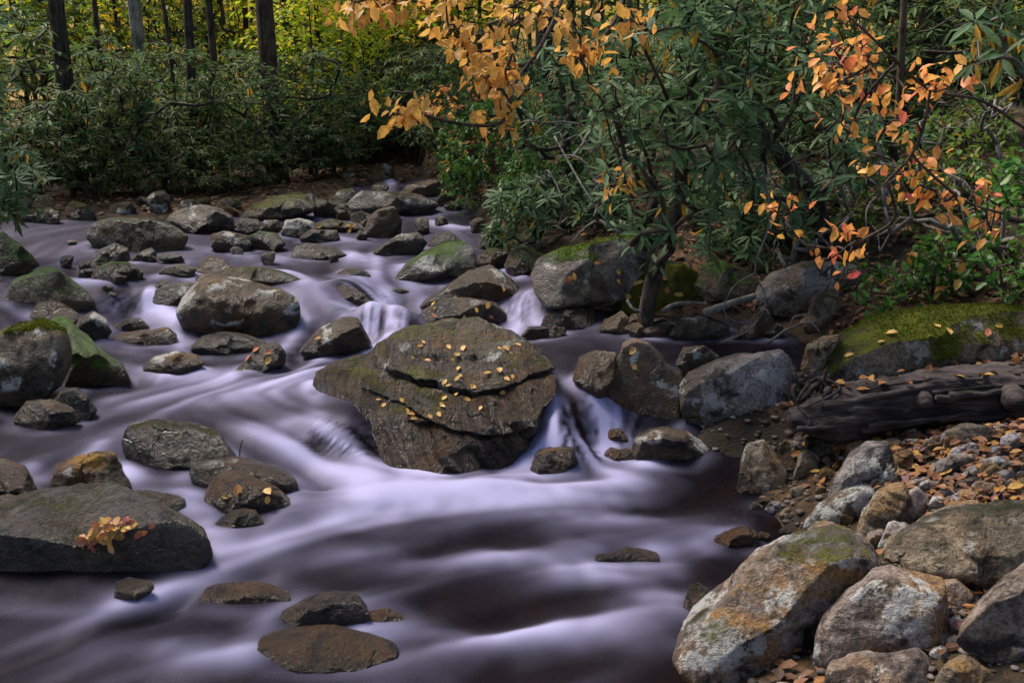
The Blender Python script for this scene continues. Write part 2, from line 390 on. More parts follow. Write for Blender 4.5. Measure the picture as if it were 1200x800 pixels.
def whorl(mb, c, axis, L, nl=None, hi=True, yellow=.03, el=(-28, 16), wr=.23):
    nl = nl or RNG.integers(6, 11); axis = axis / np.linalg.norm(axis)
    ref = np.array([1.0, .3, .1]); a = np.cross(axis, ref); a /= np.linalg.norm(a); b = np.cross(axis, a)
    th = RNG.uniform(0, 6.28) + np.arange(nl) * 2 * math.pi / nl + RNG.normal(size=nl) * .25
    e = np.radians(RNG.uniform(el[0], el[1], nl))
    rad = np.cos(th)[:, None] * a + np.sin(th)[:, None] * b
    T = rad * np.cos(e)[:, None] + axis * np.sin(e)[:, None]; Nn = axis * np.cos(e)[:, None] - rad * np.sin(e)[:, None]
    ll = L * RNG.uniform(.65, 1.15, nl)
    lv = np.clip(RNG.normal(.45, .2, nl), 0, .92); yl = RNG.random(nl) < yellow
    T = np.where(yl[:, None], unit(T + np.array([0, 0, -1.3])), T); lv = np.where(yl, RNG.uniform(.96, 1, nl), lv)
    add_leaves(mb, c + T * .012, T, Nn + rnd(nl) * .15, ll, ll * wr * RNG.uniform(.85, 1.15, nl), lv, hi, .13, .12)
def finish(root, sk, mbl, r_tip, r_max, bark, leafm, loc, stem='branches', base_r=None, sides=5):
    b = MB(); sk.mesh(b, r_tip, r_max, sides, base_r=base_r)
    link(stem, b.mesh(stem, bark, loc), root)
    link('foliage', mbl.mesh('foliage', leafm, loc), root)
def rhodo(name, label, stems, tips, L=.16, r_tip=.005, r_max=.06, hi=True, yellow=.03, mat=None, bark=None, group=None, cat="rhododendron", spare=.0):
    base = np.asarray(stems[0][0], float)
    sk = Skel(spline(stems[0], max(6, 3 * len(stems[0]))))
    for st in stems[1:]:
        pts = spline(st, max(5, 3 * len(st))); k = sk.near(pts[0], 0); sk.branch(k, pts)
    sk.grow(tips); mb = MB()
    for k in sk.tips:
        ax = sk.tipdir(k) * .7 + np.array([0, 0, .8]) + rnd(1)[0] * .25
        whorl(mb, sk.P[k], ax, L * RNG.uniform(.8, 1.15), hi=hi, yellow=yellow)
        if RNG.random() < .35: whorl(mb, sk.P[sk.par[k]] , ax, L * .9, 5, hi, yellow)
    root = tag(empty(name, base), label, cat, group)
    finish(root, sk, mb, r_tip, r_max, bark or BARK_D, mat or M_RHODO, base, 'branches', base_r=r_max)
    return root
def leafy(name, label, stems, tips, L=.08, nl=(4, 8), r_tip=.0035, r_max=.03, mat=None, bark=None, hang=.5, spread=.07, hi=True, group=None, cat="sapling", wr=.5, flat=False, base_r=None, spray=.3):
    base = np.asarray(stems[0][0], float)
    sk = Skel(spline(stems[0], max(6, 4 * len(stems[0]))))
    for st in stems[1:]:
        pts = spline(st, max(6, 4 * len(st))); k = sk.near(pts[0], 0); sk.branch(k, pts)
    sk.grow(tips, jit=.03, arch=.06); mb = MB()
    for k in sk.tips:
        n = RNG.integers(nl[0], nl[1] + 1); d = sk.tipdir(k); back = sk.P[sk.par[k]] - sk.P[k]
        u = RNG.uniform(0, 1, (n, 1)); C = sk.P[k] + back * u * 1.2 + rnd(n) * spread * .35
        T = unit(d[None] * .6 + rnd(n) * .75 + np.array([0, 0, -hang * 1.6]))
        Nn = (np.array([0, 0, 1.0]) + rnd(n) * (.25 if flat else .7))
        ll = L * RNG.uniform(.6, 1.2, n)
        add_leaves(mb, C, T, Nn, ll, ll * wr * RNG.uniform(.85, 1.15, n), np.clip(RNG.normal(RNG.uniform(.25, .7), .2, n), 0, 1), hi, .15, .16)
    root = tag(empty(name, base), label, cat, group)
    finish(root, sk, mb, r_tip, r_max, bark or TWIG, mat or M_ORANGE, base, 'branches', base_r=base_r)
    return root
def gpt(px, py):
    return hit(px, py)
def on_ground(x, y, dz=-.05): return np.array([x, y, gz(x, y)[0] + dz])
def copy_tree(o, loc, rz=0, sc=1.0, label=None):
    c = o.copy(); COL.objects.link(c); c.location = loc; c.rotation_euler = (0, 0, rz); c.scale = (sc, sc, sc)
    if label: c["label"] = label
    for ch in o.children:
        k = ch.copy(); COL.objects.link(k); k.parent = c
    return c
# ------------------------------------------------------------------ rock material
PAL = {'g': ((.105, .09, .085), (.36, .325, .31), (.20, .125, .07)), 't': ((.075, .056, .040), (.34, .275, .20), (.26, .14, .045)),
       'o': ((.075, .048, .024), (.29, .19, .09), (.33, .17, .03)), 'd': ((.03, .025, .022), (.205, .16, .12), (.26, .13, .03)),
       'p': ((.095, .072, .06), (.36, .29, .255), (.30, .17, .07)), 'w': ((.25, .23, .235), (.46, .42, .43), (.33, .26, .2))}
_rm = {}
def rock_mat(pal='g', moss=0.0, lich=0.15, rust=.3, mosscol=(.075, .085, .012), strata=0.0, sdir=(.35, -.45, 1.0)):
    key = (pal, round(moss, 2), round(lich, 2), round(rust, 2), mosscol, strata, sdir)
    if key in _rm: return _rm[key]
    cA, cB, cR = PAL[pal]
    m, nt, out = new_mat("rock_surface"); n = N(nt)
    oc = n("TexCoord").outputs["Object"]; rnd = n("ObjectInfo").outputs["Random"]
    off = n("CombineXYZ", {0: n.math('MULTIPLY', rnd, 31.0), 1: n.math('MULTIPLY', rnd, 57.0), 2: n.math('MULTIPLY', rnd, 11.0)}).outputs[0]
    v = n("VectorMath", {0: oc, 1: off}, operation='ADD').outputs[0]
    n1 = n.noise(v, 3.2, 5, .6, .4); n2 = n.noise(v, 13, 6, .7); n3 = n.noise(v, 55, 4, .7)
    sn = Vector(sdir).normalized()
    dt = n("VectorMath", {0: v, 1: tuple(sn)}, operation='DOT_PRODUCT').outputs["Value"]
    vs = n("VectorMath", {0: n("VectorMath", {0: v, 1: (2.0, 2.0, 2.0)}, operation='MULTIPLY').outputs[0], 1: n("VectorMath", {0: tuple(sn), 3: n.math('MULTIPLY', dt, 15.0)}, operation='SCALE').outputs[0]}, operation='ADD').outputs[0]
    st = n.noise(vs, 1.6, 5, .62, .9)
    cv = n("VectorMath", {0: v, 1: n("VectorMath", {0: n("TexNoise", {"Vector": v, "Scale": 3.0, "Detail": 4.0}).outputs["Color"], 3: .35}, operation='SCALE').outputs[0]}, operation='ADD').outputs[0]
    ck = n("TexVoronoi", {"Vector": cv, "Scale": 2.1}, feature='DISTANCE_TO_EDGE').outputs["Distance"]
    crack = n.math('MULTIPLY', n.math('SUBTRACT', 1.0, n.smooth(ck, .0, .016)), n.smooth(n.noise(v, 1.9, 2), .54, .64))
    f = n.math('ADD', n.math('MULTIPLY', n1, .55), n.math('MULTIPLY', n2, .5))
    col = n.mix(n.smooth(f, .40, .63), cA, cB)
    col = n.mix(n.math('MULTIPLY', n.smooth(n.noise(v, 2.4, 4, .6, .8), .48, .63), min(1, rust * 1.6)), col, cR)
    col = n.mix(n.math('MULTIPLY', n.smooth(n.noise(v, 5.5, 6, .7, .6), .51, .62), .85), col, tuple(c * .25 for c in cA))
    if strata: upz = n("SeparateXYZ", {0: n("NewGeometry").outputs["Normal"]}).outputs[2]; col = n.mix(n.math('MULTIPLY', n.math('MULTIPLY', n.smooth(st, .46, .60), n.math('SUBTRACT', 1.0, n.smooth(upz, .45, .8))), strata * .75), col, tuple(c * .5 for c in cA))
    col = n.mix(n.math('MULTIPLY', crack, .5), col, (.012, .010, .008))
    col = n.mix(1.0, col, n.ramp(n3, [(.3, .42), (.5, 1.0), (.7, 1.5)]), 'MULTIPLY')
    wet = n("Attribute", attribute_name="wet").outputs["Fac"]
    wetn = n.smooth(n.math('ADD', wet, n.math('MULTIPLY', n.math('SUBTRACT', n2, .5), .5)), .25, .7)
    col = n.mix(wetn, col, n.mix(1.0, col, (.29, .215, .14), 'MULTIPLY'))
    wets = n.smooth(wet, .6, .85)
    if lich:
        lm = n.math('MULTIPLY', n.smooth(n.math('ADD', n.noise(v, 4.2, 3, .5, .3), n.math('MULTIPLY', n3, .22)), .75 - lich * .24, .79 - lich * .22), n.smooth(n2, .36, .5))
        col = n.mix(n.math('MULTIPLY', n.math('MULTIPLY', lm, .9), n.math('SUBTRACT', 1.0, wets)), col, (.50, .49, .46))
    rough = n.math('SUBTRACT', .8, n.math('MULTIPLY', wetn, .52))
    hsum = n.math('SUBTRACT', n.math('ADD', n.math('MULTIPLY', n2, .8), n.math('MULTIPLY', n3, .42)), n.math('MULTIPLY', crack, .7))
    if strata: hsum = n.math('ADD', hsum, n.math('MULTIPLY', st, strata * 1.3))
    if moss > 0:
        up = n("SeparateXYZ", {0: n("NewGeometry").outputs["Normal"]}).outputs[2]
        mv = n.math('ADD', n.math('MULTIPLY', up, .42), n.math('ADD', n.math('MULTIPLY', n1, .7), n.math('ADD', n.math('MULTIPLY', n2, .45), n.math('MULTIPLY', n.math('SUBTRACT', n3, .5), .35))))
        t0 = 1.17 - moss * .62
        mm = n.math('MULTIPLY', n.smooth(mv, t0 - .03, t0 + .15), n.math('SUBTRACT', 1.0, n.math('MULTIPLY', wets, .9)))
        mm = n.math('MAXIMUM', mm, n("Attribute", attribute_name="tm").outputs["Fac"])
        mf = n.noise(v, 120, 3, .7)
        mc = n.mix(n.smooth(n.noise(v, 9, 3), .35, .65), tuple(c * .5 for c in mosscol), mosscol)
        mc = n.mix(1.0, mc, n.ramp(mf, [(.3, .35), (.7, 1.7)]), 'MULTIPLY')
        col = n.mix(mm, col, mc)
        hsum = n.math('ADD', hsum, n.math('MULTIPLY', mm, n.math('ADD', .25, n.math('MULTIPLY', mf, .9))))
    b = n("Bump", {"Strength": 1.0, "Distance": .055, "Height": hsum})
    p = n("BsdfPrincipled", {"Base Color": col, "Roughness": rough, "Normal": b.outputs[0], "Specular IOR Level": n.math('ADD', .22, n.math('MULTIPLY', wetn, .4))})
    nt.links.new(p.outputs[0], out.inputs[0]); _rm[key] = m; return m

M_MOSS = leaf_mat('moss_tuft', [(0, (.05, .07, .010)), (.5, (.12, .15, .016)), (1, (.24, .24, .03))], .8, .3, .15)
# ------------------------------------------------------------------ rock shapes
_ico = {}
def ico(sub):
    if sub not in _ico:
        import bmesh
        bm = bmesh.new(); bmesh.ops.create_icosphere(bm, subdivisions=sub, radius=1.0)
        V = np.array([v.co[:] for v in bm.verts]); F = np.array([[v.index for v in f.verts] for f in bm.faces]); bm.free()
        _ico[sub] = (V, F)
    return _ico[sub]
def polar(outl, c, n=360):
    a = np.linspace(-math.pi, math.pi, n, endpoint=False); D = np.stack([np.cos(a), np.sin(a)], 1)
    R = np.zeros(n); P = outl - c
    for i in range(len(P)):
        p = P[i]; e = P[(i + 1) % len(P)] - p
        den = D[:, 0] * e[1] - D[:, 1] * e[0]
        with np.errstate(divide='ignore', invalid='ignore'):
            t = (p[0] * e[1] - p[1] * e[0]) / den; s = (p[0] * D[:, 1] - p[1] * D[:, 0]) / den
        ok = (s >= -1e-6) & (s <= 1 + 1e-6) & (t > 0); R = np.where(ok, np.maximum(R, np.where(ok, t, 0)), R)
    for i in np.where(R <= 0)[0]: R[i] = R[i - 1]
    k = np.array([.08, .2, .44, .2, .08]); R = sum(w * np.roll(R, j - 2) for j, w in enumerate(k))
    return a, R
ROCKS = []      # dicts: name, foot (x, y, rx, ry), bvh
def rock(name, label, pal, outl, cat=None, base=None, moss=0.0, lich=.12, rust=.45, dfac=1.0, y=None, wet=None, facets=10, rough=1.25, sdir=(.35, -.45, 1.0), ledge=None, cuts=(), wetpoly=None, tuft=0,
         strata=0.0, k=2.7, seed=None, group=None, mosscol=(.075, .085, .012), sub=None, bury=1.16, lift=0.0):
    seed = len(ROCKS) * 13 + 5 if seed is None else seed
    rg = np.random.default_rng(seed)
    o = np.asarray(outl, float).reshape(-1, 2)
    lo, hi = o.min(0), o.max(0)
    x_, y_ = o[:, 0], o[:, 1]; cr = x_ * np.roll(y_, -1) - np.roll(x_, -1) * y_; A = cr.sum() / 2
    c = np.array([((x_ + np.roll(x_, -1)) * cr).sum(), ((y_ + np.roll(y_, -1)) * cr).sum()]) / (6 * A)
    a, R = polar(o, c)
    hw = (hi[0] - lo[0]) / 2; hh = (hi[1] - lo[1]) / 2
    bv = hi[1] if base is None else base
    Ppx = dfac * math.sqrt(hw * hh) * 1.0
    if y is None:
        Hp = hit(min(max(c[0], -150), 1350), bv - .04 * hh); wf = (Hp - CAM) @ FWD
    else: wf = (at_y(c[0], bv, y) - CAM) @ FWD
    w = wf / (1 - .62 * Ppx / FPX); D = Ppx * w / FPX
    if sub is None: sub = 6 if hw > 75 else 5 if hw > 24 else 4 if hw > 11 else 3
    U, F = ico(sub); p = U.copy()
    p /= ((np.abs(p[:, 1]) ** k + np.hypot(p[:, 0], p[:, 2]) ** k) ** (1 / k))[:, None]
    for i in range(facets):
        while True:
            nv = rg.normal(size=3); nv /= np.linalg.norm(nv)
            if i < facets - 2: nv[1] = -abs(nv[1])
            if abs(nv[1]) > .35: break
        q = math.hypot(nv[0], nv[2]); d = q + (1.02 - q) * rg.uniform(.04, .6)
        s = p @ nv - d; p -= nv[None] * np.where(s > 0, s - .02 * np.tanh(s * 6), 0)[:, None]
    for nv, d in cuts:
        nv = np.asarray(nv, float); nv = nv / np.linalg.norm(nv); s = p @ nv - d; p -= nv[None] * np.where(s > 0, s - .02 * np.tanh(s * 6), 0)[:, None]
    phi = np.arctan2(-p[:, 2], p[:, 0])           # image y grows downwards
    ext = np.concatenate([a, [math.pi]]); Rr = np.interp(phi, ext, np.concatenate([R, R[:1]]))
    dn = np.clip(np.sin(phi), 0, 1); Rr = Rr * (1 + (bury - 1) * dn ** 1.5)
    rho = np.hypot(p[:, 0], p[:, 2])
    ox = np.cos(phi) * Rr * rho; oy = np.sin(phi) * Rr * rho
    dc = ray(*c); C = CAM + dc * (w / FPX)
    hd = np.array([dc[0], dc[1], 0]); hd /= np.linalg.norm(hd)
    W = C + (RGT[None] * ox[:, None] - UPV[None] * oy[:, None]) * (w / FPX) + hd[None] * (p[:, 1] * D)[:, None]
    # roughness along the outward direction
    size = math.sqrt(hw * hh) * w / FPX
    nrm = W - C; nrm /= np.linalg.norm(nrm, axis=1)[:, None] + 1e-9
    q = W / size
    edge = .45 + .55 * np.abs(p[:, 1])
    disp = fbm(q * 1.3, seed, 3) * .09 + fbm(q * 2.3, seed + 7, 4, .55, True) * .06 + fbm(q * 8, seed + 3, 3, .55, True) * .016
    if sub >= 5: disp = disp + fbm(q * 20, seed + 5, 2) * .006
    if strata:
        tl = np.array(sdir); tl = tl / np.linalg.norm(tl)
        lay = (q @ tl) * 4.2 + fbm(q * 1.6, seed + 11, 3) * .8
        disp = disp + strata * .04 * (np.abs((lay % 1) - .5) * 2) ** .6 + strata * .02 * fbm(np.stack([lay * 3, q[:, 0] * .4, q[:, 1] * .4], 1), seed, 2)
    W = W + nrm * (disp * size * rough * edge)[:, None]
    for Lg, rec, gr in (ledge or ()):
        rel = W - CAM; dep = rel @ FWD; vx = 600 + FPX * rel[:, 0] / dep; vy = 400 - FPX * (rel @ UPV) / dep
        Lg = np.asarray(Lg, float); ly = np.interp(vx, Lg[:, 0], Lg[:, 1]) + 8 * fbm(np.stack([vx * .035, vx * 0, vx * 0], 1), 2, 4)
        inx = sstep(Lg[0, 0] - 5, Lg[0, 0] + 25, vx) * (1 - sstep(Lg[-1, 0] - 10, Lg[-1, 0] + 10, vx)) * (p[:, 1] < .3)
        W = W - nrm * (inx * (rec * sstep(-1, 2, vy - ly) * (1 - sstep(25, 90, vy - ly)) + gr * np.exp(-((vy - ly - 2.5) / 2.4) ** 2)))[:, None]
    org = np.array([C[0], C[1], W[:, 2].min()]); W[:, 2] += lift; org[2] += lift
    sd = bil(_xs, _ys, GSD, W[:, 0], W[:, 1]); hgt = W[:, 2] - bil(_xs, _ys, WZ, W[:, 0], W[:, 1])
    wv = np.maximum((1 - sstep(.04, .26, hgt)), .58 * (1 - sstep(.25, .65, hgt))) * (sd < .0) if wet is None else np.maximum(wet, (1 - sstep(.03, .21, hgt)) * (sd < .1))
    if wetpoly is not None:
        rel = W - CAM; dep = rel @ FWD; vx = 600 + FPX * rel[:, 0] / dep; vy = 400 - FPX * (rel @ UPV) / dep
        wp_ = np.asarray(wetpoly, float); cx_, cy_ = wp_.mean(0); jx = vx + 9 * vnoise(W * 9, 3); jy = vy + 9 * vnoise(W * 9, 8); ins_ = np.zeros(len(vx), bool)
        for i in range(len(wp_)):
            a_ = wp_[i]; b_ = wp_[(i + 1) % len(wp_)]; c_ = (a_[1] <= jy) != (b_[1] <= jy)
            with np.errstate(divide='ignore', invalid='ignore'): ins_ ^= c_ & (jx < a_[0] + (jy - a_[1]) / (b_[1] - a_[1]) * (b_[0] - a_[0]))
        wv = np.maximum(wv, ins_ * .85)
    tm = np.zeros(len(W)); TV = np.zeros((0, 3)); TF = np.zeros((0, 3), int); lvv = np.zeros(len(W))
    if tuft:
        e1 = W[F[:, 1]] - W[F[:, 0]]; e2 = W[F[:, 2]] - W[F[:, 0]]; fn = np.cross(e1, e2); vn = np.zeros_like(W)
        for i in range(3): np.add.at(vn, F[:, i], fn)
        vn = unit(vn); mk_ = vn[:, 2] * .55 + fbm(W * 2.3 + seed, 5, 4) * .9 + fbm(W * 11, 9, 3) * .35 + (moss - .5) * .9
        tm = sstep(.30, .66, mk_) * (wv < .3)
        A_ = np.linalg.norm(fn, axis=1) * tm[F].mean(1) * (fn @ (CAM - W.mean(0)) > -1e9)
        if A_.sum() > 0:
            fi = rg.choice(len(F), tuft, p=A_ / A_.sum()); ba = rg.dirichlet((1, 1, 1), tuft); C0 = (W[F[fi]] * ba[:, :, None]).sum(1); n0 = unit(fn[fi])
            tt = unit(np.cross(rg.normal(size=(tuft, 3)), n0)); up_ = unit(n0 + rg.normal(size=(tuft, 3)) * .55 + np.array([0, 0, .3])); l_ = rg.uniform(.006, .020, (tuft, 1)); w_ = l_ * rg.uniform(.25, .5, (tuft, 1))
            TV = np.stack([C0 - tt * w_ - n0 * .004, C0 + tt * w_ - n0 * .004, C0 + up_ * l_], 1).reshape(-1, 3); TF = np.arange(3 * tuft).reshape(-1, 3) + len(W)
            lvv = np.concatenate([lvv, np.repeat(np.clip(rg.normal(.5, .25, tuft), 0, 1), 3)]); wv = np.concatenate([wv, np.zeros(3 * tuft)]); tm = np.concatenate([tm, np.ones(3 * tuft)])
    me = mk_mesh(name, np.concatenate([W, TV]) - org, np.concatenate([F, TF]), None, rock_mat(pal, moss, lich, rust, mosscol, strata, sdir), {"wet": wv, "tm": tm, "lv": lvv})
    if len(TF):
        me.materials.append(M_MOSS); mi = np.zeros(len(me.polygons), np.int32); mi[len(F):] = 1; me.polygons.foreach_set("material_index", mi)
    ob = link(name, me, None, org)
    tag(ob, label, cat or name, group)
    rx = hw * w / FPX
    ROCKS.append(dict(o=ob, x=C[0], y=C[1], rx=rx, ry=D, V=W, F=F, top=W[:, 2].max(), lo=lo, hi=hi))
    return ob
B_, K_, S_ = "boulder", "rock", "stone"
G1 = (.11, .22, .02); G2 = (.17, .17, .016); G3 = (.085, .17, .022)
# far bank and upper pool
rock(B_, "broad grey-brown dome boulder with a mossy shoulder under the thicket bank", 't', [101,277,111,262,135,255,175,256,202,264,221,276,216,288,189,296,145,297,111,290], moss=.45, lich=.25)
rock(B_, "smooth tan humped boulder just behind the grey-brown dome boulder", 't', [194,258,205,248,235,240,255,244,272,254,275,268,255,274,225,275,205,268], lich=.1, rust=.1)
rock(B_, "low flat moss-covered boulder at the foot of the thicket", 't', [133,252,150,243,175,242,204,250,200,259,178,260,148,259], moss=.85, mosscol=G2, y=13.4)
rock(B_, "smooth green mossy dome beside the far channel below the thicket", 't', [281,257,295,240,330,230,360,229,370,240,371,247,345,256,310,259], moss=.7, mosscol=G2, lich=0)
rock(K_, "dark blocky rock touching a mossy twin in the upper pool", 'd', [246,287,248,275,262,271,290,276,295,287,285,297,258,297], wet=.3)
rock(K_, "mossy half of the twin rocks in the upper pool", 'd', [290,277,305,271,325,274,335,287,320,294,294,294], moss=.5, mosscol=G3)
rock(K_, "dark wet rock with a pale crest in front of the smooth mossy dome", 'd', [330,270,335,258,350,256,368,260,372,272,350,280,332,279], lich=.6, wet=.3)
rock(K_, "low dark slab against the pale-crested rock in the upper pool", 'd', [352,277,365,269,395,270,399,282,375,285,352,283], wet=.4)
rock(K_, "flat rock topped with yellowish moss above the low dark slab", 't', [365,264,385,257,420,262,428,270,400,273,372,269], moss=.75, mosscol=G2)
rock(K_, "dark flat rock alone in midstream of the upper pool", 'd', [341,301,345,290,360,285,395,292,408,300,385,305,350,304], lich=.3, wet=.3)
rock(S_, "squarish brown stone between smooth mossy dome and tan humped boulder", 't', [275,266,282,256,303,257,306,268,288,273])
rock(S_, "dark stone leaning between smooth mossy dome and the twin rocks", 'd', [304,269,310,258,325,258,332,268,318,275])
rock(K_, "rounded dark rock in front of the grey-brown dome boulder", 'd', [101,312,112,295,135,285,150,291,153,304,135,314,110,315], rust=.5)
rock(K_, "low dark green mossy rock beside the small fall near the thicket bank", 'd', [107,329,112,315,130,307,150,308,160,316,142,331,118,332], moss=.55, mosscol=G3, wet=.25)
rock(S_, "smooth brown stone lying before the low dark green rock", 't', [134,326,138,316,155,313,168,318,167,328,145,329])
rock(K_, "brown rock with a tilted top beside the rounded dark rock", 'p', [150,305,165,295,178,290,184,298,181,307,160,308])
rock(S_, "small grey stone in the shoal behind the ochre-topped rock", 'd', [183,303,192,297,212,299,217,306,200,310])
rock(S_, "flat grey stone on the shoal before the grey-brown dome boulder", 'g', [185,319,195,312,215,310,230,315,226,325,200,326,187,323], lich=.05)
rock(K_, "ochre-topped brown rock beside the long mossy slab", 'o', [229,319,235,305,248,299,262,305,272,314,260,323,240,324])
rock(B_, "long low slab with dark moss just behind the lichen-blotched boulder", 'd', [230,327,250,318,290,313,330,318,362,331,345,337,300,339,250,337], moss=.6, mosscol=G2)
rock(B_, "big brown boulder blotched with white lichen between two small cascades", 'o', [207,365,215,350,235,330,245,324,265,328,300,336,330,341,348,350,353,368,345,385,325,397,300,399,270,399,240,397,218,386], lich=.62, rust=.75, facets=8)
rock(K_, "dark rounded wet rock with ochre waterline behind the lichen-blotched boulder", 'd', [177,353,183,340,200,333,225,332,234,340,222,356,205,363,185,361], rust=.6, wet=.5)
rock(B_, "peaked dark boulder with green moss on its slopes by the thicket bank", 't', [3,353,15,330,45,317,65,315,80,325,100,342,112,356,90,364,60,367,30,364,8,362], moss=.72, tuft=2500, mosscol=G1, rust=.1)
rock(B_, "green mossy boulder cut by the picture's edge under rhododendron sprays", 't', [-30,312,-20,285,3,272,25,288,40,302,46,311,30,318,5,324,-15,322], moss=.85, tuft=3000, mosscol=G1)
rock(K_, "brown rock wedged below the peaked dark boulder", 't', [33,372,45,355,65,353,85,362,98,373,90,382,60,380], moss=.3)
rock(K_, "pitted grey-black rock behind the bright mossy slope", 'd', [86,386,95,372,110,365,125,375,131,389,118,403,100,402], lich=.35)
rock(B_, "sloping boulder carpeted in bright green moss beside the channel", 't', [50,387,65,372,80,375,95,390,120,412,145,430,152,447,140,457,100,460,75,452,68,420], moss=1.0, mosscol=(.11, .22, .018), tuft=9000, base=458)
rock(B_, "large rounded grey boulder with moss cap against the bright mossy slope", 't', [-40,430,-25,400,20,385,50,380,75,388,83,402,84,430,72,450,55,462,45,478,5,487,-35,492], moss=.42, mosscol=G2, lich=.2, tuft=3500, base=486)
rock(K_, "smooth pale tan rock at the foot of the rounded moss-capped boulder", 't', [15,493,30,473,60,468,85,478,95,494,75,498,60,504,30,505], lich=.2)
rock(K_, "dark tilted rock tucked behind the smooth pale tan rock", 'd', [60,475,70,460,88,455,102,465,113,481,105,491,85,494], lich=.15)
rock(K_, "flat wet slab washed by water above the small dark fall", 'd', [118,403,140,392,170,388,195,384,206,392,209,405,180,408,135,408], wet=.5)
rock(K_, "small flat dark rock upstream of the washed slab", 'd', [128,384,145,375,165,373,176,384,160,390,140,390], wet=.3)
rock(K_, "half-submerged dark slab in the wide smooth pool", 'd', [167,431,180,420,205,413,230,417,239,426,225,440,195,444,174,441], wet=.4)
rock(K_, "flat dark rock at the foot of the lichen-blotched boulder", 'd', [221,407,240,395,265,391,295,395,315,403,300,414,265,417,240,416], strata=.5)
rock(K_, "brown blocky rock with fallen leaves below the flat dark rock", 't', [276,434,290,418,305,405,325,403,335,415,334,426,315,435,290,437])
rock(K_, "grey-brown wedge rock standing in white water above the layered boulder", 't', [353,409,370,390,400,373,420,375,433,400,434,409,405,417,375,421,360,419], strata=.6, lich=.1)
rock(K_, "black wet rock splitting the lip of the main cascade", 'd', [370,350,378,338,405,335,425,344,441,358,446,378,440,392,425,372,400,362,380,358], wet=.8, base=385, y=8.15)
rock(B_, "tilted boulder crusted with pale lichen and green moss in upper pool", 'g', [462,326,475,310,500,295,525,285,545,284,556,295,558,312,545,323,510,331,480,333], moss=.58, lich=.8, mosscol=G1, tuft=2500)
rock(B_, "ridged dark boulder with an ochre end above the main cascade", 'd', [490,358,520,340,550,320,575,313,600,328,617,344,614,353,580,356,550,354,510,360], lich=.5, rust=.6)
rock(B_, "low dark boulder with leaves between the two arms of the cascade", 'd', [484,387,495,365,520,352,550,350,580,355,593,368,592,382,565,387,520,391], rust=.5, lich=.2)
rock(S_, "flat dark stone awash near the pale-lichen tilted boulder", 'd', [453,343,468,337,481,341,472,346], wet=.7)
rock(S_, "dark hump of stone under smooth water of the upper pool", 'd', [393,317,405,309,425,310,437,319,415,325], wet=.9, lift=-0.04)
rock(K_, "mossy dark rock between the pale-lichen boulder and the grey mossy one", 'd', [556,311,562,297,580,292,596,295,597,311,575,320], moss=.4, mosscol=G2)
rock(K_, "grey rock striped with moss beside the big overhanging grey boulder", 't', [591,312,597,297,612,290,642,301,648,314,625,324,600,325], moss=.52, mosscol=G2, lich=.05)
rock(K_, "black rock frosted with pale lichen under the green bush", 'd', [560,291,565,272,580,258,600,255,609,275,601,290,580,294], lich=.7, moss=.3)
rock(K_, "ochre-brown pointed rock standing in the far channel", 'o', [424,276,432,255,445,245,462,242,471,260,469,274,450,281], rust=.6, lich=0)
rock(K_, "ridged grey rock in front of the ochre pointed rock", 'g', [436,297,450,285,470,275,490,272,501,285,491,297,460,300], strata=.4)
rock(S_, "small dark rock with a leaf-yellow edge behind the pale-lichen tilted boulder", 'd', [501,287,512,273,530,273,541,283,525,292,507,292])
rock(B_, "long grey flat ledge across the head of the channel", 'g', [398,246,412,234,425,224,460,226,490,228,516,240,500,251,452,254,412,252], lich=.35, moss=.25, strata=.3)
rock(K_, "dark mossy rock at the thicket end of the grey ledge", 'd', [379,242,395,225,412,220,422,232,405,245], moss=.5, mosscol=G2)
rock(K_, "brown rock stepped above the grey ledge", 't', [464,230,480,215,510,210,531,216,529,227,500,231], moss=.3)
rock(K_, "pale pinkish slab of rock highest up the channel", 'w', [489,207,505,196,525,196,531,204,510,210], y=17.4)
rock(K_, "tawny rock beside the tiny fall at the head of the channel", 'o', [404,224,412,205,430,203,441,215,436,224], y=16.3)
rock(S_, "ochre flat stone between grey ledge and upper pool", 'o', [420,262,438,252,446,262,436,270])
# stream's middle and leaf boulder side
rock(B_, "broad layered boulder in midstream with yellow leaves and a spilling fall", 'p', [364,462,368,447,398,434,428,429,443,414,462,401,490,392,530,384,565,383,600,395,630,415,650,430,645,450,630,478,612,505,598,535,560,549,520,551,470,552,440,538,415,512,385,492,370,478],
     moss=.36, strata=1.5, lich=.1, rust=.6, wetpoly=[(500, 485), (560, 468), (600, 445), (660, 425), (670, 520), (600, 560), (440, 560), (400, 500)], facets=3, base=543, mosscol=G2, dfac=1.25, sub=7, sdir=(.8, -.25, .75), rough=.9, cuts=[((.14, -.62, .78), .50), ((-.8, -.55, .3), .66), ((.25, -1, .1), .8)], tuft=1500,
     ledge=[([(440, 430), (480, 440), (520, 453), (560, 463), (600, 452), (650, 434)], .045, .06), ([(470, 492), (500, 499), (535, 508), (570, 514), (620, 505)], .03, .045), ([(405, 452), (440, 462), (480, 478), (510, 500)], .03, .02), ([(470, 410), (520, 420), (560, 418), (600, 424)], .015, .02)])
rock(K_, "dark humped rock with ochre flank upstream of the leaf-pile boulder", 'd', [143,517,150,503,180,496,225,500,255,510,270,528,279,541,250,550,215,557,185,560,160,547,147,532], rust=.75, moss=.25, mosscol=G2, base=556)
rock(K_, "golden-brown wet rock next to the dark humped rock", 'o', [59,562,65,548,85,540,115,531,135,533,145,555,154,571,130,582,95,584,65,582], rust=.8, wet=.35)
rock(K_, "long dark rock with a twig on it behind the furrowed rock", 'd', [221,557,225,542,255,538,290,542,330,552,347,562,349,576,325,582,290,574,240,570], rust=.35)
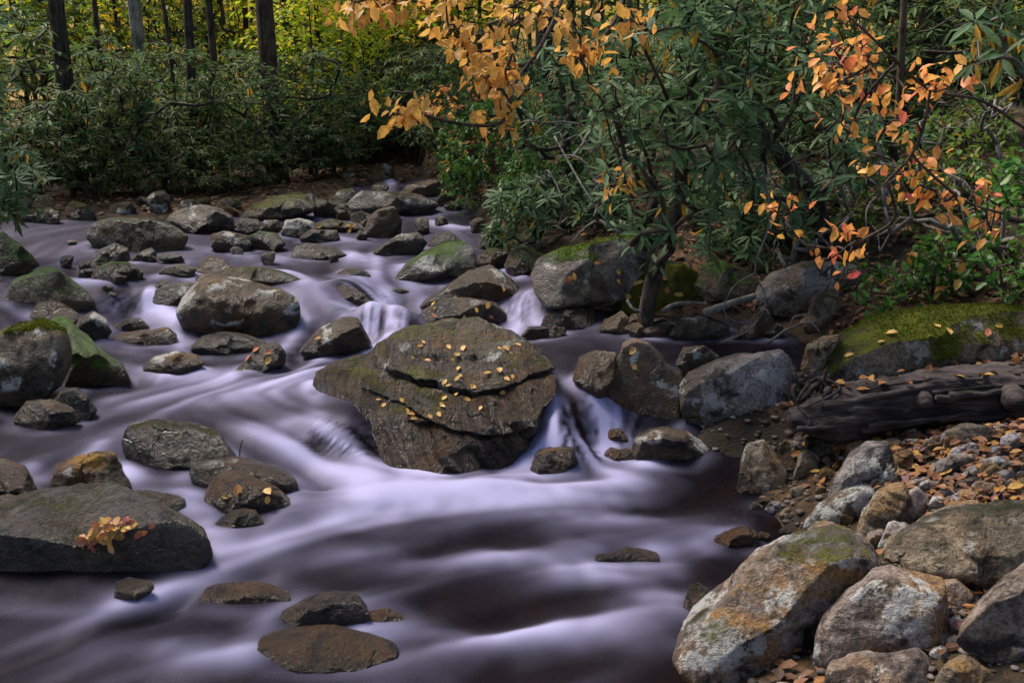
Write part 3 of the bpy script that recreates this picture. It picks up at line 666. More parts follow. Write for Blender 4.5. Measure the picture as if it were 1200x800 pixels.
rock(K_, "furrowed grey-brown rock nearest the channel's white tongue", 't', [239,582,250,565,265,557,290,560,325,575,346,593,320,604,280,604,250,599], strata=.8)
rock(S_, "mossy ochre stone below the furrowed rock", 'o', [244,620,260,607,285,599,300,600,309,612,295,624,260,626], moss=.3, mosscol=G2)
rock(B_, "wide grey boulder with a pile of autumn leaves in its hollow", 'g', [-45,640,-15,606,40,595,100,587,150,585,190,592,215,605,240,622,247,642,237,660,205,668,170,680,120,695,60,699,0,696,-40,690],
     moss=.3, rust=.35, lich=.1, facets=4, base=694, mosscol=G2, dfac=1.25, cuts=[((.08, -.5, .86), .50), ((.15, -1, -.45), .72)], tuft=900)
rock(S_, "small angular dark stone at the foot of the leaf-pile boulder", 'd', [133,702,136,685,150,680,178,680,181,689,160,700,145,706], lich=.1)
rock(K_, "dark smooth rock cut by the picture's edge near golden wet rock", 'd', [-25,577,-15,550,5,540,30,548,43,570,41,587,20,590,-10,590])
rock(K_, "rounded grey rock between the edge rock and the leaf-pile boulder", 'g', [-20,602,-10,585,10,580,35,588,39,599,10,608])
rock(S_, "flat dark wet stone behind the leaf-pile boulder", 'd', [144,584,160,577,190,577,217,586,214,602,190,594], wet=.6)
rock(S_, "flat golden stone showing through shallow water near the channel edge", 'o', [222,699,240,685,270,677,310,678,342,688,340,702,300,712,250,710], wet=.8, rust=.7, lift=-0.045)
rock(K_, "wet purplish-black rock above the long brown wet rock", 'd', [311,737,330,715,360,698,390,692,420,695,433,712,415,730,380,738,340,741], wet=.55, lich=.3, lift=-0.02)
rock(K_, "long brown wet rock nearest the camera in the current", 'o', [296,757,305,745,340,740,385,737,430,745,471,753,430,768,405,775,370,781,320,771], wet=.5, rust=.5, lift=-0.03)
rock(S_, "flat dark stone awash beside the wet purplish-black rock", 'd', [424,727,430,710,455,706,475,715,481,727,450,732], wet=.9, lift=-0.04)
rock(S_, "reddish stone barely awash in the bright channel", 'o', [388,612,400,600,430,597,455,604,457,612,425,619], wet=.9, lift=-0.06)
rock(S_, "dark ochre stone with a tiny fall pouring over it", 'o', [686,662,700,645,735,638,771,645,777,660,740,667], wet=.9, lift=-0.03)
rock(S_, "dark hump showing through water above the white tongue", 'd', [333,503,350,491,375,492,382,504,360,510], wet=.9, lift=-0.06)
# falls and pool by the gravel bank
rock(K_, "blunt olive-brown rock leaning on the pyramid-shaped boulder", 't', [671,441,680,420,700,412,722,415,722,440,712,462,692,466,678,454], lich=.05)
rock(B_, "tall pyramid-shaped boulder with purplish face by the spilling fall", 'p', [704,495,712,460,722,430,730,405,745,399,760,402,780,425,798,440,800,470,792,492,770,508,740,513,714,508], rust=.5, facets=8, lich=.25)
rock(B_, "wide dark grey boulder with a pale sloping end below the pool", 'g', [794,455,805,440,840,425,880,418,915,410,928,425,931,450,926,482,915,502,870,508,830,503,805,487], lich=.3, rust=.1, base=500)
rock(K_, "brown rock peeping between the pyramid boulder and the wide grey one", 't', [792,427,800,408,825,405,843,418,840,432,810,440], rust=.4, y=6.45)
rock(K_, "gnarled golden wet rock just below the spilling fall", 'o', [621,550,630,530,655,524,672,526,677,541,666,555,645,560,628,557], strata=.7, wet=.35)
rock(S_, "flat golden-brown stone awash next to the gnarled golden rock", 'o', [701,537,715,526,740,528,751,539,725,545], wet=.6)
rock(S_, "small dark red stone beneath the pyramid-shaped boulder", 'p', [703,517,710,503,728,503,737,515,728,524,712,524], wet=.7, rust=.6)
rock(K_, "rounded olive stone in front of the wide dark grey boulder", 't', [739,533,745,512,775,503,805,505,831,525,829,541,790,545,755,544], rust=.4)
rock(K_, "upright speckled block with an ochre face at the pool's gravel edge", 't', [865,572,867,540,875,522,895,518,910,535,922,552,919,572,890,576], rust=.6, lich=.2)
rock(B_, "big overhanging pale grey boulder with mossy top above the pool", 'g', [623,322,632,305,660,292,700,282,740,279,762,285,767,306,755,330,735,350,700,359,660,361,640,356,627,342], moss=.44, lich=.2, rust=.25, tuft=2000, mosscol=G1, base=378, bury=1.02, facets=7, y=7.55)
rock(K_, "dark rock propping up the overhanging grey boulder", 'd', [632,385,640,366,670,357,695,362,700,386,670,393], rust=.3, y=7.5)
rock(K_, "olive angular rock beneath the edge of the overhanging grey boulder", 't', [698,391,710,375,728,365,746,380,744,392,715,394])
rock(S_, "dark wet stone where the second fall meets the pool", 'd', [610,394,620,383,640,383,656,393,640,399], wet=.5)
rock(B_, "yellow-green moss-covered boulder behind the leaning dark stem", 't', [726,332,735,315,765,308,800,310,825,325,828,352,800,372,760,374,735,367,727,352], moss=.95, mosscol=(.19, .185, .02), tuft=4000, dfac=.9)
rock(K_, "low dark rock along the pool beneath the grey driftwood stick", 'd', [783,393,798,374,830,372,855,382,852,395,820,399])
rock(B_, "blue-green mossy boulder beside the grey driftwood stick", 't', [814,332,822,312,845,305,870,315,888,330,882,352,850,357,824,354], moss=.65, mosscol=G3)
rock(B_, "grey boulder with a sprinkling of moss on the leafy slope", 'g', [882,352,890,335,905,322,940,310,975,306,1006,312,1016,330,985,342,955,362,925,367,893,364], moss=.3, lich=.1, mosscol=G3)
rock(K_, "upright wedge of stone with yellow-green moss below the leafy slope", 't', [943,382,952,350,970,340,988,340,984,362,970,384,955,388], moss=.5, mosscol=G2, lich=0)
rock(K_, "narrow pointed brown stone at the edge of the pool", 't', [880,393,886,372,893,360,901,364,910,384,909,396,890,399])
rock(S_, "small pale round stone at the back of the pool", 'w', [866,392,870,382,885,381,889,392,876,398])
rock(B_, "huge mossy slab boulder resting above the dark fallen log", 't', [956,432,965,412,985,395,1020,378,1060,370,1110,364,1160,362,1200,364,1250,378,1265,412,1225,434,1150,437,1100,442,1050,450,1000,458,970,449], moss=.53, mosscol=(.19, .21, .016), lich=.2, rust=.15, tuft=9000, y=5.85, dfac=1.0, bury=1.05)
rock(K_, "squared tan block leaning on the end of the huge mossy slab", 't', [939,432,945,405,965,395,986,392,975,412,966,428,955,443], y=5.95, lich=0)
# gravel bar and near bank
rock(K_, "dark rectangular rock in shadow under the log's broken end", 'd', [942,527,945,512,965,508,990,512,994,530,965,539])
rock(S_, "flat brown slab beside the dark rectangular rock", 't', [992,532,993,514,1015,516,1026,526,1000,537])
rock(K_, "smooth dark grey slanting rock at the edge of the leaf litter", 'g', [972,582,978,560,995,535,1015,522,1040,519,1046,535,1032,562,1010,573,990,580], lich=.05, rust=.1)
rock(S_, "tan stone with pale cap beside the dark grey slanting rock", 't', [1027,547,1035,540,1050,541,1063,560,1056,570,1035,565], lich=.3)
rock(K_, "black and white striped rock lying at the water's edge", 'd', [942,617,955,598,985,578,1010,568,1026,573,1023,592,1010,607,985,614,950,620], lich=.75, strata=.6)
rock(S_, "smooth brown stone below the black and white striped rock", 't', [942,624,955,614,975,612,989,620,985,634,960,638], lich=0)
rock(K_, "ribbed tan rock leaning downhill amid the gravel bar", 't', [1005,622,1010,605,1022,585,1040,572,1058,568,1066,580,1060,602,1040,622,1020,630], strata=.8)
rock(S_, "dark rounded stone propped on the ribbed tan rock", 'd', [1035,607,1040,590,1055,580,1068,600,1073,617,1055,620])
rock(K_, "dark brown egg-shaped rock beside the two white cobbles", 'p', [1057,592,1062,577,1075,571,1088,585,1088,602,1075,610,1063,603], rust=.2)
rock(S_, "pinkish flat stone above the dark brown egg-shaped rock", 'p', [1061,572,1068,562,1085,560,1096,572,1080,580])
rock("pebble", "larger of two white rounded cobbles amid the leaf litter", 'w', [1087,592,1093,582,1105,582,1111,592,1101,600,1090,599], cat="cobble")
rock("pebble", "smaller of two white rounded cobbles amid the leaf litter", 'w', [1107,589,1115,581,1125,583,1131,590,1120,595], cat="cobble")
rock(K_, "dark purple slab lying above the mottled grey-green boulder", 'p', [1082,617,1090,603,1120,592,1145,588,1152,597,1120,607,1095,619], lich=0)
rock(S_, "pale pink triangular stone between bank boulders", 'w', [1030,640,1040,615,1047,611,1060,612,1071,622,1055,637,1040,645])
rock(K_, "pale grey wedge poking out of the orange leaf litter", 'g', [1084,562,1100,538,1120,533,1142,535,1137,552,1105,560], lich=.1)
rock(K_, "dark rounded rock in leaf litter just under the log", 'd', [1097,527,1105,508,1125,499,1155,500,1173,510,1166,524,1125,528])
rock(S_, "dark grey flat stone below the pale grey wedge", 'd', [1117,574,1125,563,1145,560,1158,568,1151,579,1125,580])
rock(S_, "grey rounded stone amid leaves near the picture's edge", 'g', [1152,567,1165,553,1185,550,1193,562,1181,574,1160,574])
rock(S_, "purple-red flat stone between the white cobbles and the bank edge", 'p', [1119,587,1125,575,1145,572,1166,578,1156,589], rust=.6)
rock(S_, "tan flat stone half covered by leaves near the picture's edge", 't', [1169,550,1180,541,1200,542,1212,552,1190,558])
rock(S_, "little grey stone first in the row beneath the log", 'g', [1053,524,1060,515,1075,514,1079,523,1065,528])
rock(S_, "little brown stone second in the row beneath the log", 't', [1079,524,1085,514,1098,520,1096,529])
rock(S_, "brown rounded stone at the edge beside purple-red flat stone", 't', [1182,577,1192,563,1210,563,1217,577,1195,582])
rock(S_, "small pale stone standing among leaves by purple-red stone", 'w', [1159,587,1165,574,1173,575,1175,587])
rock(S_, "tan stone squeezed between the ribbed rock and dark grey slanting rock", 't', [1015,577,1022,562,1035,560,1047,570,1030,580])
rock(S_, "dull brown stone under the pale pink triangular stone", 'p', [1008,642,1018,625,1035,620,1037,642,1020,648])
rock(B_, "large mottled grey-green boulder with clover plants at its side", 't', [1035,658,1038,640,1060,625,1090,612,1130,602,1190,597,1250,600,1260,655,1195,670,1150,684,1110,689,1075,684,1045,676], moss=.36, lich=.25, rust=.1, facets=8, mosscol=(.05, .06, .02))
rock(S_, "striped grey lens-shaped stone between the pale boulder and mottled boulder", 'g', [1030,660,1038,652,1052,655,1070,675,1069,684,1045,677], strata=.6)
rock(B_, "huge pale lichen-grey boulder with ochre foot at the water's edge", 'p', [797,757,805,735,825,720,850,700,880,670,915,648,960,637,1000,633,1020,645,1034,670,1028,702,985,725,960,755,930,773,890,787,850,782,815,771], lich=.4, rust=.85, moss=.34, facets=9, mosscol=G2)
rock(S_, "tan stone wedged between the huge pale boulder and the faceted boulder", 't', [954,727,960,708,972,698,986,703,982,722,965,734], lich=0)
rock(B_, "sharply faceted pinkish boulder with a ridge down its middle", 'p', [956,773,958,745,965,730,990,705,1020,680,1040,674,1075,683,1108,690,1111,710,1114,752,1096,768,1060,765,1010,763,980,781], lich=.3, rust=.5, facets=12, k=3.2, rough=.8)
rock(B_, "purplish boulder lying in front of the sharply faceted boulder", 'p', [964,806,970,785,1000,775,1040,770,1075,766,1090,780,1097,806,1050,835,990,835], lich=.3, rust=.3)
rock(B_, "smooth purple-brown boulder at the picture's edge with slanting crack", 'p', [1124,742,1140,720,1165,695,1200,668,1250,648,1280,720,1250,790,1195,780,1160,765,1135,753], lich=.05, rust=.25, facets=10, k=3.1, rough=.7)
rock(K_, "dull brown rock half buried behind the faceted boulder", 'p', [1084,702,1095,685,1120,682,1142,700,1132,717,1105,714], lich=0)
rock(K_, "dark rock with a dry twig tuft beside the purplish boulder", 'd', [1093,806,1105,780,1130,772,1160,785,1174,806,1150,825,1105,825])
rock(S_, "little tan stone set on top of the purplish boulder", 't', [990,774,997,767,1012,767,1019,775,1000,778], lich=0)
rock("pebble", "single pale oval pebble in the shallows near ochre stone", 'w', [896,596,903,588,915,588,919,597,905,602], cat="pebble")
rock(S_, "flat ochre stone in the shallows beside the pale oval pebble", 'o', [879,594,890,584,905,584,907,597,885,599], wet=.6)
rock(K_, "mossy ochre rock standing in water by the huge pale boulder", 'o', [799,714,808,690,818,686,835,700,852,711,840,720,815,723], moss=.4, mosscol=G2)
rock(S_, "brown flat stone under water near the gravel bar", 'o', [822,640,840,618,870,608,888,612,880,630,850,645], wet=.9, lift=-0.06)
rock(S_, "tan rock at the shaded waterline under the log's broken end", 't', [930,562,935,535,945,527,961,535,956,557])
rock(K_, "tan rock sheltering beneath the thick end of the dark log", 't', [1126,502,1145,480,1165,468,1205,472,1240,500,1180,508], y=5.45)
rock(K_, "mossy rock closing the channel beside the pinkish slab", 't', [462,206,470,192,490,186,505,196,490,208], y=18.3, moss=.5)
rock(K_, "dark rock on the thicket side of the tiny highest fall", 'd', [425,212,440,196,455,194,458,208,440,216], y=18.0, moss=.3)

# loose stones nobody could tell apart: along the thicket bank, round the head of the channel, among the leaves of the bank
def scatter(name, label, group, spots, pals, r, moss=0.0, wet=None):
    for i, (x, y) in enumerate(spots):
        z = surf(np.array([x]), np.array([y]))[0]; q = np.array([x, y, z]) - CAM; d = q @ FWD; px = 600 + FPX * q[0] / d; py = 400 - FPX * (q @ UPV) / d
        rr = RNG.uniform(*r) * FPX / d; a = np.arange(9) / 9 * 2 * math.pi + RNG.uniform(-.2, .2, 9); R = rr * RNG.uniform(.72, 1.15, 9); fl = RNG.uniform(.5, .85)
        rock(name, label, pals[i % len(pals)], np.stack([px + R * np.cos(a), py - rr * fl * .55 + R * np.sin(a) * fl], 1).ravel(), moss=moss * RNG.uniform(.6, 1.2), group=group, lich=.15, wet=wet, bury=1.25)
def pix(L): return [tuple(hit(*q)[:2]) for q in L]
rg = np.random.default_rng(11)
scatter("stone", "small mossy stone half sunk along the leafy foot of the thicket", "stones along the thicket bank", pix([(rg.uniform(0, 400), rg.uniform(238, 262)) for i in range(22)]), 'tdd', (.08, .18), .7)
scatter("stone", "brown stone in the rubble round the head of the channel", "stones round the head of the channel", pix([(rg.uniform(400, 545), rg.uniform(206, 262)) for i in range(12)]), 'totd', (.07, .16), .7)
scatter("stone", "small dark wet stone poking out of the shallow upper riffle", "wet stones of the upper riffle", pix([(rg.uniform(60, 330), rg.uniform(285, 350)) for i in range(18)] + [(rg.uniform(380, 560), rg.uniform(262, 312)) for i in range(6)]), 'ddt', (.05, .11), .1)
scatter("stone", "small stone lying among the fallen leaves of the bank", "small stones among the bank's leaves", pix([(rg.uniform(1040, 1200), rg.uniform(515, 598)) for i in range(58)]), 'gwptgd', (.02, .075))
scatter("stone", "small stone in the damp gravel at the pool's edge", "small stones of the gravel edge", pix([(rg.uniform(875, 1000), rg.uniform(515, 640)) for i in range(34)]), 'totgd', (.02, .06))
scatter("stone", "small dark stone at the shaded back of the pool", "stones at the back of the pool", pix([(rg.uniform(640, 940), rg.uniform(382, 398)) for i in range(22)]), 'dtd', (.04, .11))
scatter("stone", "little stone wedged among the big bank boulders", "stones wedged among the bank boulders", pix([(rg.uniform(1060, 1200), rg.uniform(680, 790)) for i in range(18)] + [(rg.uniform(1085, 1200), rg.uniform(655, 690)) for i in range(10)]), 'gpt', (.02, .05))
# ------------------------------------------------------------------ flow of the stream round its rocks
WS = .1
fx = np.arange(-9.0, 4.0, WS); fy = np.arange(1.6, 19.4, WS); FX, FY = np.meshgrid(fx, fy)
fs = sdist(FX.ravel(), FY.ravel()).reshape(FX.shape)
kk = np.where(fs < .02, 1.0, 1e-3)
for r in ROCKS:
    if r['top'] > zw(r['x'], r['y'])[0] + .03:
        q = ((FX - r['x']) / (r['rx'] * .95)) ** 2 + ((FY - r['y']) / max(r['ry'] * .95, .05)) ** 2
        kk = np.where(q < 1, np.minimum(kk, 4e-3), kk)
kk = np.where(fs < .02, np.maximum(kk, 2e-3), kk)
ph = (FY - fy[0]) / (fy[-1] - fy[0])
def hm(a, b): return 2 * a * b / (a + b)
kE = hm(kk[:, 1:], kk[:, :-1]); kN = hm(kk[1:], kk[:-1])
den = np.zeros_like(kk); den[:, :-1] += kE; den[:, 1:] += kE; den[:-1] += kN; den[1:] += kN
chk = (np.add.outer(np.arange(len(fy)), np.arange(len(fx))) % 2).astype(bool)
for it in range(1600):
    s = np.zeros_like(ph); s[:, :-1] += kE * ph[:, 1:]; s[:, 1:] += kE * ph[:, :-1]; s[:-1] += kN * ph[1:]; s[1:] += kN * ph[:-1]
    new = s / den
    m_ = chk if it % 2 else ~chk
    ph = np.where(m_, ph + 1.85 * (new - ph), ph); ph[0] = 0; ph[-1] = 1
gy_, gx_ = np.gradient(ph, WS); U_ = -gx_ * kk; V_ = -gy_ * kk
sp = np.hypot(U_, V_) + 1e-9; med = np.median(sp[fs < 0])
SPD = np.clip(sp / med, 0, 3); U_ = U_ / (sp + med * .05); V_ = V_ / (sp + med * .05)

# painted tongues of white water: (polyline of photo pixels put on the water, half width m, strength)
STROKES = [
 ([(300,505),(350,525),(420,553),(500,568),(560,572)], .21, 1.0), ([(330,498),(400,540),(450,560)], .12, .8), ([(450,575),(560,572),(640,560),(720,560)], .19, .8), ([(380,560),(480,588),(600,585),(720,602)], .16, .55),
 ([(560,575),(660,580),(760,600)], .1, .5), ([(668,445),(692,470),(708,500),(704,532)], .10, .95), ([(655,455),(672,480),(685,505),(680,535)], .055, .9), ([(640,462),(648,490),(640,535)], .06, .85), ([(630,470),(622,500),(612,535)], .045, .8), ([(648,458),(660,488),(662,535)], .035, .8), ([(610,545),(700,538),(760,548)], .08, .7),
 ([(430,612),(520,592),(580,588)], .1, .45), ([(430,600),(370,620),(310,645),(240,672),(180,705),(110,745)], .13, .55), ([(330,665),(400,650),(470,655)], .10, .3),
 ([(200,760),(250,768),(300,760)], .10, .45), ([(430,733),(500,737),(570,747),(650,744),(740,742),(860,764)], .09, .62), ([(490,660),(560,653),(630,660),(700,676),(780,700)], .09, .6),
 ([(690,664),(740,664),(790,668)], .06, .75), ([(700,735),(760,722),(830,728)], .08, .4), ([(120,690),(200,690),(260,700)], .1, .25),
 ([(142,548),(158,565),(170,580),(215,590)], .08, .8), ([(118,520),(108,535)], .07, .6), ([(40,548),(48,570),(52,588)], .06, .75), ([(215,580),(235,600),(240,625),(260,640)], .08, .55),
 ([(150,470),(250,462),(330,455),(410,452)], .28, .45), ([(180,445),(280,440),(350,440)], .2, .35), ([(60,515),(150,500)], .12, .15), ([(345,345),(362,368),(350,395),(330,420),(280,445)], .13, .75),
 ([(420,352),(430,372),(428,395)], .1, 1.0), ([(452,350),(466,372),(470,395)], .12, 1.0), ([(475,392),(440,412),(380,432),(340,446)], .18, .8), ([(400,395),(385,420),(360,440)], .1, .65),
 ([(490,395),(450,402),(430,420)], .1, .8), ([(618,348),(612,372),(590,396),(555,395)], .12, .95), ([(645,352),(652,375),(640,392)], .1, .6), ([(330,320),(400,328),(440,345)], .2, .35),
 ([(380,330),(420,338)], .12, .4), ([(400,300),(470,312),(540,318)], .22, .3), ([(395,275),(440,290),(430,305)], .2, .4), ([(400,318),(420,326),(440,322)], .1, .5), ([(70,327),(108,333)], .1, .8), ([(80,308),(95,318)], .08, .5),
 ([(155,346),(175,362),(200,372)], .1, .75), ([(120,345),(160,350)], .1, .3), ([(205,395),(212,412)], .08, .6), ([(225,440),(300,450)], .15, .3), ([(505,262),(545,268),(570,268)], .15, .5), ([(400,262),(440,268)], .15, .35),
 ([(455,212),(465,220)], .12, .8), ([(480,228),(490,236)], .1, .4), ([(890,598),(865,622),(830,640),(760,650)], .07, .35), ([(280,300),(330,305)], .15, .3), ([(245,292),(300,298)], .1, .25), ([(700,600),(800,610),(870,600)], .12, .1)]
CURVES = []
_b = .85 * sstep(5.75, 5.0, FY) * sstep(-3.5, -2, FX); U_ = U_ * (1 - _b) - .86 * _b; V_ = V_ * (1 - _b) - .42 * _b
for pl, wd, st in STROKES:
    W3 = np.zeros((len(pl), 2))
    for k, (px, py) in enumerate(pl):
        d = ray(px, py); zz = .4
        for _ in range(12):
            P = CAM + d * ((zz - CAM[2]) / d[2]); zz = .5 * zz + .5 * zw(P[0], P[1])[0]
        W3[k] = (CAM + d * ((zz - CAM[2]) / d[2]))[:2]
    C_ = spline(W3, 24); CURVES.append(C_)
    T_ = np.gradient(C_, axis=0); T_ /= np.linalg.norm(T_, axis=1)[:, None] + 1e-9
    dm = np.full(FX.shape, 9.0); tu = np.zeros(FX.shape); tv = np.zeros(FX.shape)
    for k in range(24):
        dd = np.hypot(FX - C_[k, 0], FY - C_[k, 1]); m_ = dd < dm; tu = np.where(m_, T_[k, 0], tu); tv = np.where(m_, T_[k, 1], tv); dm = np.minimum(dm, dd)
    wgt = 1.6 * st * np.exp(-(dm / (wd * 1.7)) ** 2); sg = np.where(tu * U_ + tv * V_ < 0, -1, 1)
    U_ = U_ + wgt * tu * sg; V_ = V_ + wgt * tv * sg
mag = np.hypot(U_, V_) + 1e-6; U_ /= mag; V_ /= mag
# fine sheet
HS = .026
wx = np.arange(-8.6, 3.2, HS); wy = np.arange(2.0, 18.9, HS); WX, WY = np.meshgrid(wx, wy)
X = WX.ravel(); Y = WY.ravel(); SD = sdist(X, Y)
Z = zw(X, Y)
act = SD < .35
def blur(Z, n):
    for _ in range(n):
        Z = (np.roll(Z, 1, 0) + np.roll(Z, -1, 0) + 2 * Z) / 4; Z = (np.roll(Z, 1, 1) + np.roll(Z, -1, 1) + 2 * Z) / 4
    return Z
Zg = blur(Z.reshape(WX.shape), 4)
F0 = np.zeros(len(X)); LIFT = np.zeros(len(X))
for (pl, wd, st), C_ in zip(STROKES, CURVES):
    bb = (X > C_[:, 0].min() - 1) & (X < C_[:, 0].max() + 1) & (Y > C_[:, 1].min() - 1) & (Y < C_[:, 1].max() + 1)
    idx = np.where(bb)[0]
    dm = np.full(len(idx), 9.0); s = np.zeros(len(idx))
    for k in range(24):
        dd = np.hypot(X[idx] - C_[k, 0], Y[idx] - C_[k, 1]); s = np.where(dd < dm, k / 23, s); dm = np.minimum(dm, dd)
    wloc = wd * (.75 + .5 * s)
    v = st * np.exp(-(dm / (wloc * .85)) ** 2 * 1.1)
    F0[idx] = 1 - (1 - F0[idx]) * (1 - np.clip(v, 0, 1))
    LIFT[idx] += .03 * st * np.exp(-(dm / (wloc * .8)) ** 2)
slope = np.hypot(*np.gradient(Zg, HS)).ravel()
F0 = np.maximum(F0, sstep(.25, .9, slope) * .38)
spd = bil(fx, fy, SPD, X, Y)
# wakes: broken water just downstream of emergent rocks
# smear everything along the flow
g0 = RNG.normal(size=WX.shape); g1 = blur(RNG.normal(size=WX.shape), 1); g1 /= g1.std(); g2 = blur(RNG.normal(size=WX.shape), 9); g2 /= g2.std()
TEX = [F0.reshape(WX.shape), g0 * .5 + g1 * .8, g2]
acc = [np.zeros(len(X)) for _ in TEX]; wsum = np.zeros(3)
ai = np.where(act)[0]
for sgn, ns in ((-1, 34), (1, 20)):
    x = X[ai].copy(); y = Y[ai].copy()
    for k in range(ns):
        u = bil(fx, fy, U_, x, y); v = bil(fx, fy, V_, x, y)
        i = np.clip(((x - wx[0]) / HS + .5).astype(int), 0, len(wx) - 1); j = np.clip(((y - wy[0]) / HS + .5).astype(int), 0, len(wy) - 1)
        for t, T in enumerate(TEX):
            w = math.exp(-k / ((4, 22, 16)[t])) if (sgn < 0 or t) else math.exp(-k / 2.0)
            acc[t][ai] += w * T[j, i]
            if t < 3: wsum[t] += w
        x += sgn * u * .032; y += sgn * v * .032
F1 = acc[0] / wsum[0]; L1 = acc[1] / acc[1][ai].std(); L2 = acc[2] / acc[2][ai].std()
foam_sheen = F1 * (1 + .38 * L2 + (.20 + .36 * sstep(.3, .8, slope)) * L1) + .045 * np.clip(spd, 0, 2) * np.clip(.4 + L2 + .5 * L1, 0, 3)
foam_sheen = np.clip(foam_sheen * 1.08, 0, 1) ** 1.15
sky_floor = (.015 + .045 * sstep(6.5, 9, Y)) * (1 + .35 * L2); foam_sheen = 1 - (1 - foam_sheen * .93) * (1 - np.clip(sky_floor, 0, .5))  # floor of lavender tint, stronger upstream, standing in for reflected sky
foam_sheen *= sstep(.15, -.1, SD) * np.where((X > .2) & (Y < 5.6), sstep(-.02, -.6, SD), 1)
for r in ROCKS:          # thin collars of froth where the current meets a stone
    if SD[np.argmin(np.hypot(X - r['x'], Y - r['y']))] > .05 or r['rx'] < .06: continue
    bb = np.where((np.abs(X - r['x']) < r['rx'] + .3) & (np.abs(Y - r['y']) < r['ry'] + .3))[0]
    if len(bb) == 0: continue
    q = (np.hypot((X[bb] - r['x']) / r['rx'], (Y[bb] - r['y']) / max(r['ry'], .05)) - 1) * min(r['rx'], r['ry'])
    foam_sheen[bb] = np.clip(foam_sheen[bb] + (.16 + .04 * L1[bb]) * np.exp(-(q / .05) ** 2) * np.clip(.3 + spd[bb] * .5, 0, 1), 0, 1)
Zf = Zg.ravel() + LIFT + L2 * .010 * np.clip(spd, .3, 2) + L1 * .0011 * (1 + 2 * sstep(.2, .6, slope))
Zf = blur(Zf.reshape(WX.shape), 3).ravel()
_fb = blur(foam_sheen.reshape(WX.shape), 1).ravel(); _st = sstep(.3, .7, slope); foam_sheen = foam_sheen * _st + _fb * (1 - _st)
def water_mat():
    m, nt, out = new_mat("stream_water"); n = N(nt)
    fo = n("Attribute", attribute_name="foam_sheen").outputs["Fac"]
    pos = n("NewGeometry").outputs["Position"]
    b = n("Bump", {"Strength": .25, "Distance": .03, "Height": n.noise(n("Mapping", {"Vector": pos, "Scale": (5, 2.0, 3)}).outputs[0], 1.0, 2)}).outputs[0]
    fr = n("Fresnel", {"IOR": 1.33, "Normal": b}).outputs[0]
    clear = n("BsdfTransparent", {"Color": (.36, .27, .19)})
    body = n("BsdfDiffuse", {"Color": (.012, .009, .013)})
    under = n("MixShader", {0: .22, 1: clear.outputs[0], 2: body.outputs[0]})
    gl = n("BsdfGlossy", {"Color": (.80, .76, 1.0), "Roughness": .4, "Normal": b})
    dark = n("MixShader", {0: n.math('MULTIPLY', fr, .22), 1: under.outputs[0], 2: gl.outputs[0]})
    fd = n("BsdfDiffuse", {"Color": (.56, .535, .83)}); ft = n("BsdfTranslucent", {"Color": (.56, .535, .83)})  # lavender cast of the skylight put into the foam's own colour
    fm = n("MixShader", {0: .2, 1: fd.outputs[0], 2: ft.outputs[0]})
    white = n("MixShader", {0: n.math('MULTIPLY', fr, .3), 1: fm.outputs[0], 2: gl.outputs[0]})
    f = n.math('POWER', fo, 1.15, clamp=True)
    s = n("MixShader", {0: f, 1: dark.outputs[0], 2: white.outputs[0]})
    nt.links.new(s.outputs[0], out.inputs[0]); return m
keep = SD < .3
Q = grid_faces(len(wx), len(wy), keep); used = np.unique(Q); rm = np.full(len(X), -1); rm[used] = np.arange(len(used))
me = mk_mesh("stream_water", np.stack([X, Y, Zf], 1)[used], None, rm[Q], water_mat(), {"foam_sheen": foam_sheen[used]})
tag(link("stream_water", me), kind="structure")
# ------------------------------------------------------------------ the big rhododendron over the pool
b0 = at_y(757, 394, 7.35); b0[2] = surf(b0[:1], b0[1:2])[0] - .1
rhodo("rhododendron", "large rhododendron whose dark leaning stem rises at the pool's edge", [
    [b0, at_y(757, 370, 7.35), at_y(766, 325, 7.3), at_y(779, 285, 7.2), at_y(797, 225, 7.15), at_y(800, 180, 7.1), at_y(832, 125, 7.1), at_y(858, 60, 7.2), at_y(872, 5, 7.3), at_y(880, -60, 7.4)],
    [at_y(800, 180, 7.1), at_y(780, 110, 6.8), at_y(752, 50, 6.6), at_y(735, 0, 6.6)],
    [at_y(779, 285, 7.2), at_y(740, 230, 7.0), at_y(720, 160, 6.8)]],
    tips_in([(700, 60), (760, 0), (840, -40), (870, 0), (890, 90), (880, 170), (850, 240), (830, 300), (770, 330), (735, 290), (705, 230), (690, 140)], (6.1, 8.2), 185), L=.155, r_max=.062)
b1 = gpt(972, 292); b1[2] -= .1
rhodo("rhododendron", "rhododendron with a thick dark limb slanting up over the leafy slope", [
    [b1, at_y(948, 222, 8.1), at_y(918, 189, 8.0), at_y(880, 135, 7.9), at_y(852, 55, 7.7), at_y(826, 0, 7.6), at_y(815, -60, 7.6)],
    [at_y(880, 135, 7.9), at_y(838, 98, 7.7), at_y(805, 130, 7.4), at_y(790, 160, 7.3)],
    [at_y(918, 189, 8.0), at_y(930, 120, 8.0), at_y(940, 40, 7.9), at_y(950, -20, 7.8)]],
    tips_in([(800, -20), (980, -30), (1000, 80), (1010, 190), (985, 240), (930, 280), (860, 265), (830, 160), (790, 60)], (6.9, 9.3), 185), L=.155, r_max=.08)
rhodo("rhododendron", "dim rhododendron in the gap behind the trunk with the orange sprays", [
    [on_ground(4.0, 9.6), at_y(1060, 200, 9.6), at_y(1030, 120, 9.6), at_y(1010, 30, 9.8)]],
    tips_in([(985, 130), (1090, 150), (1110, 260), (1060, 290), (980, 270), (960, 200)], (8.8, 10.5), 80), L=.16, r_max=.05)
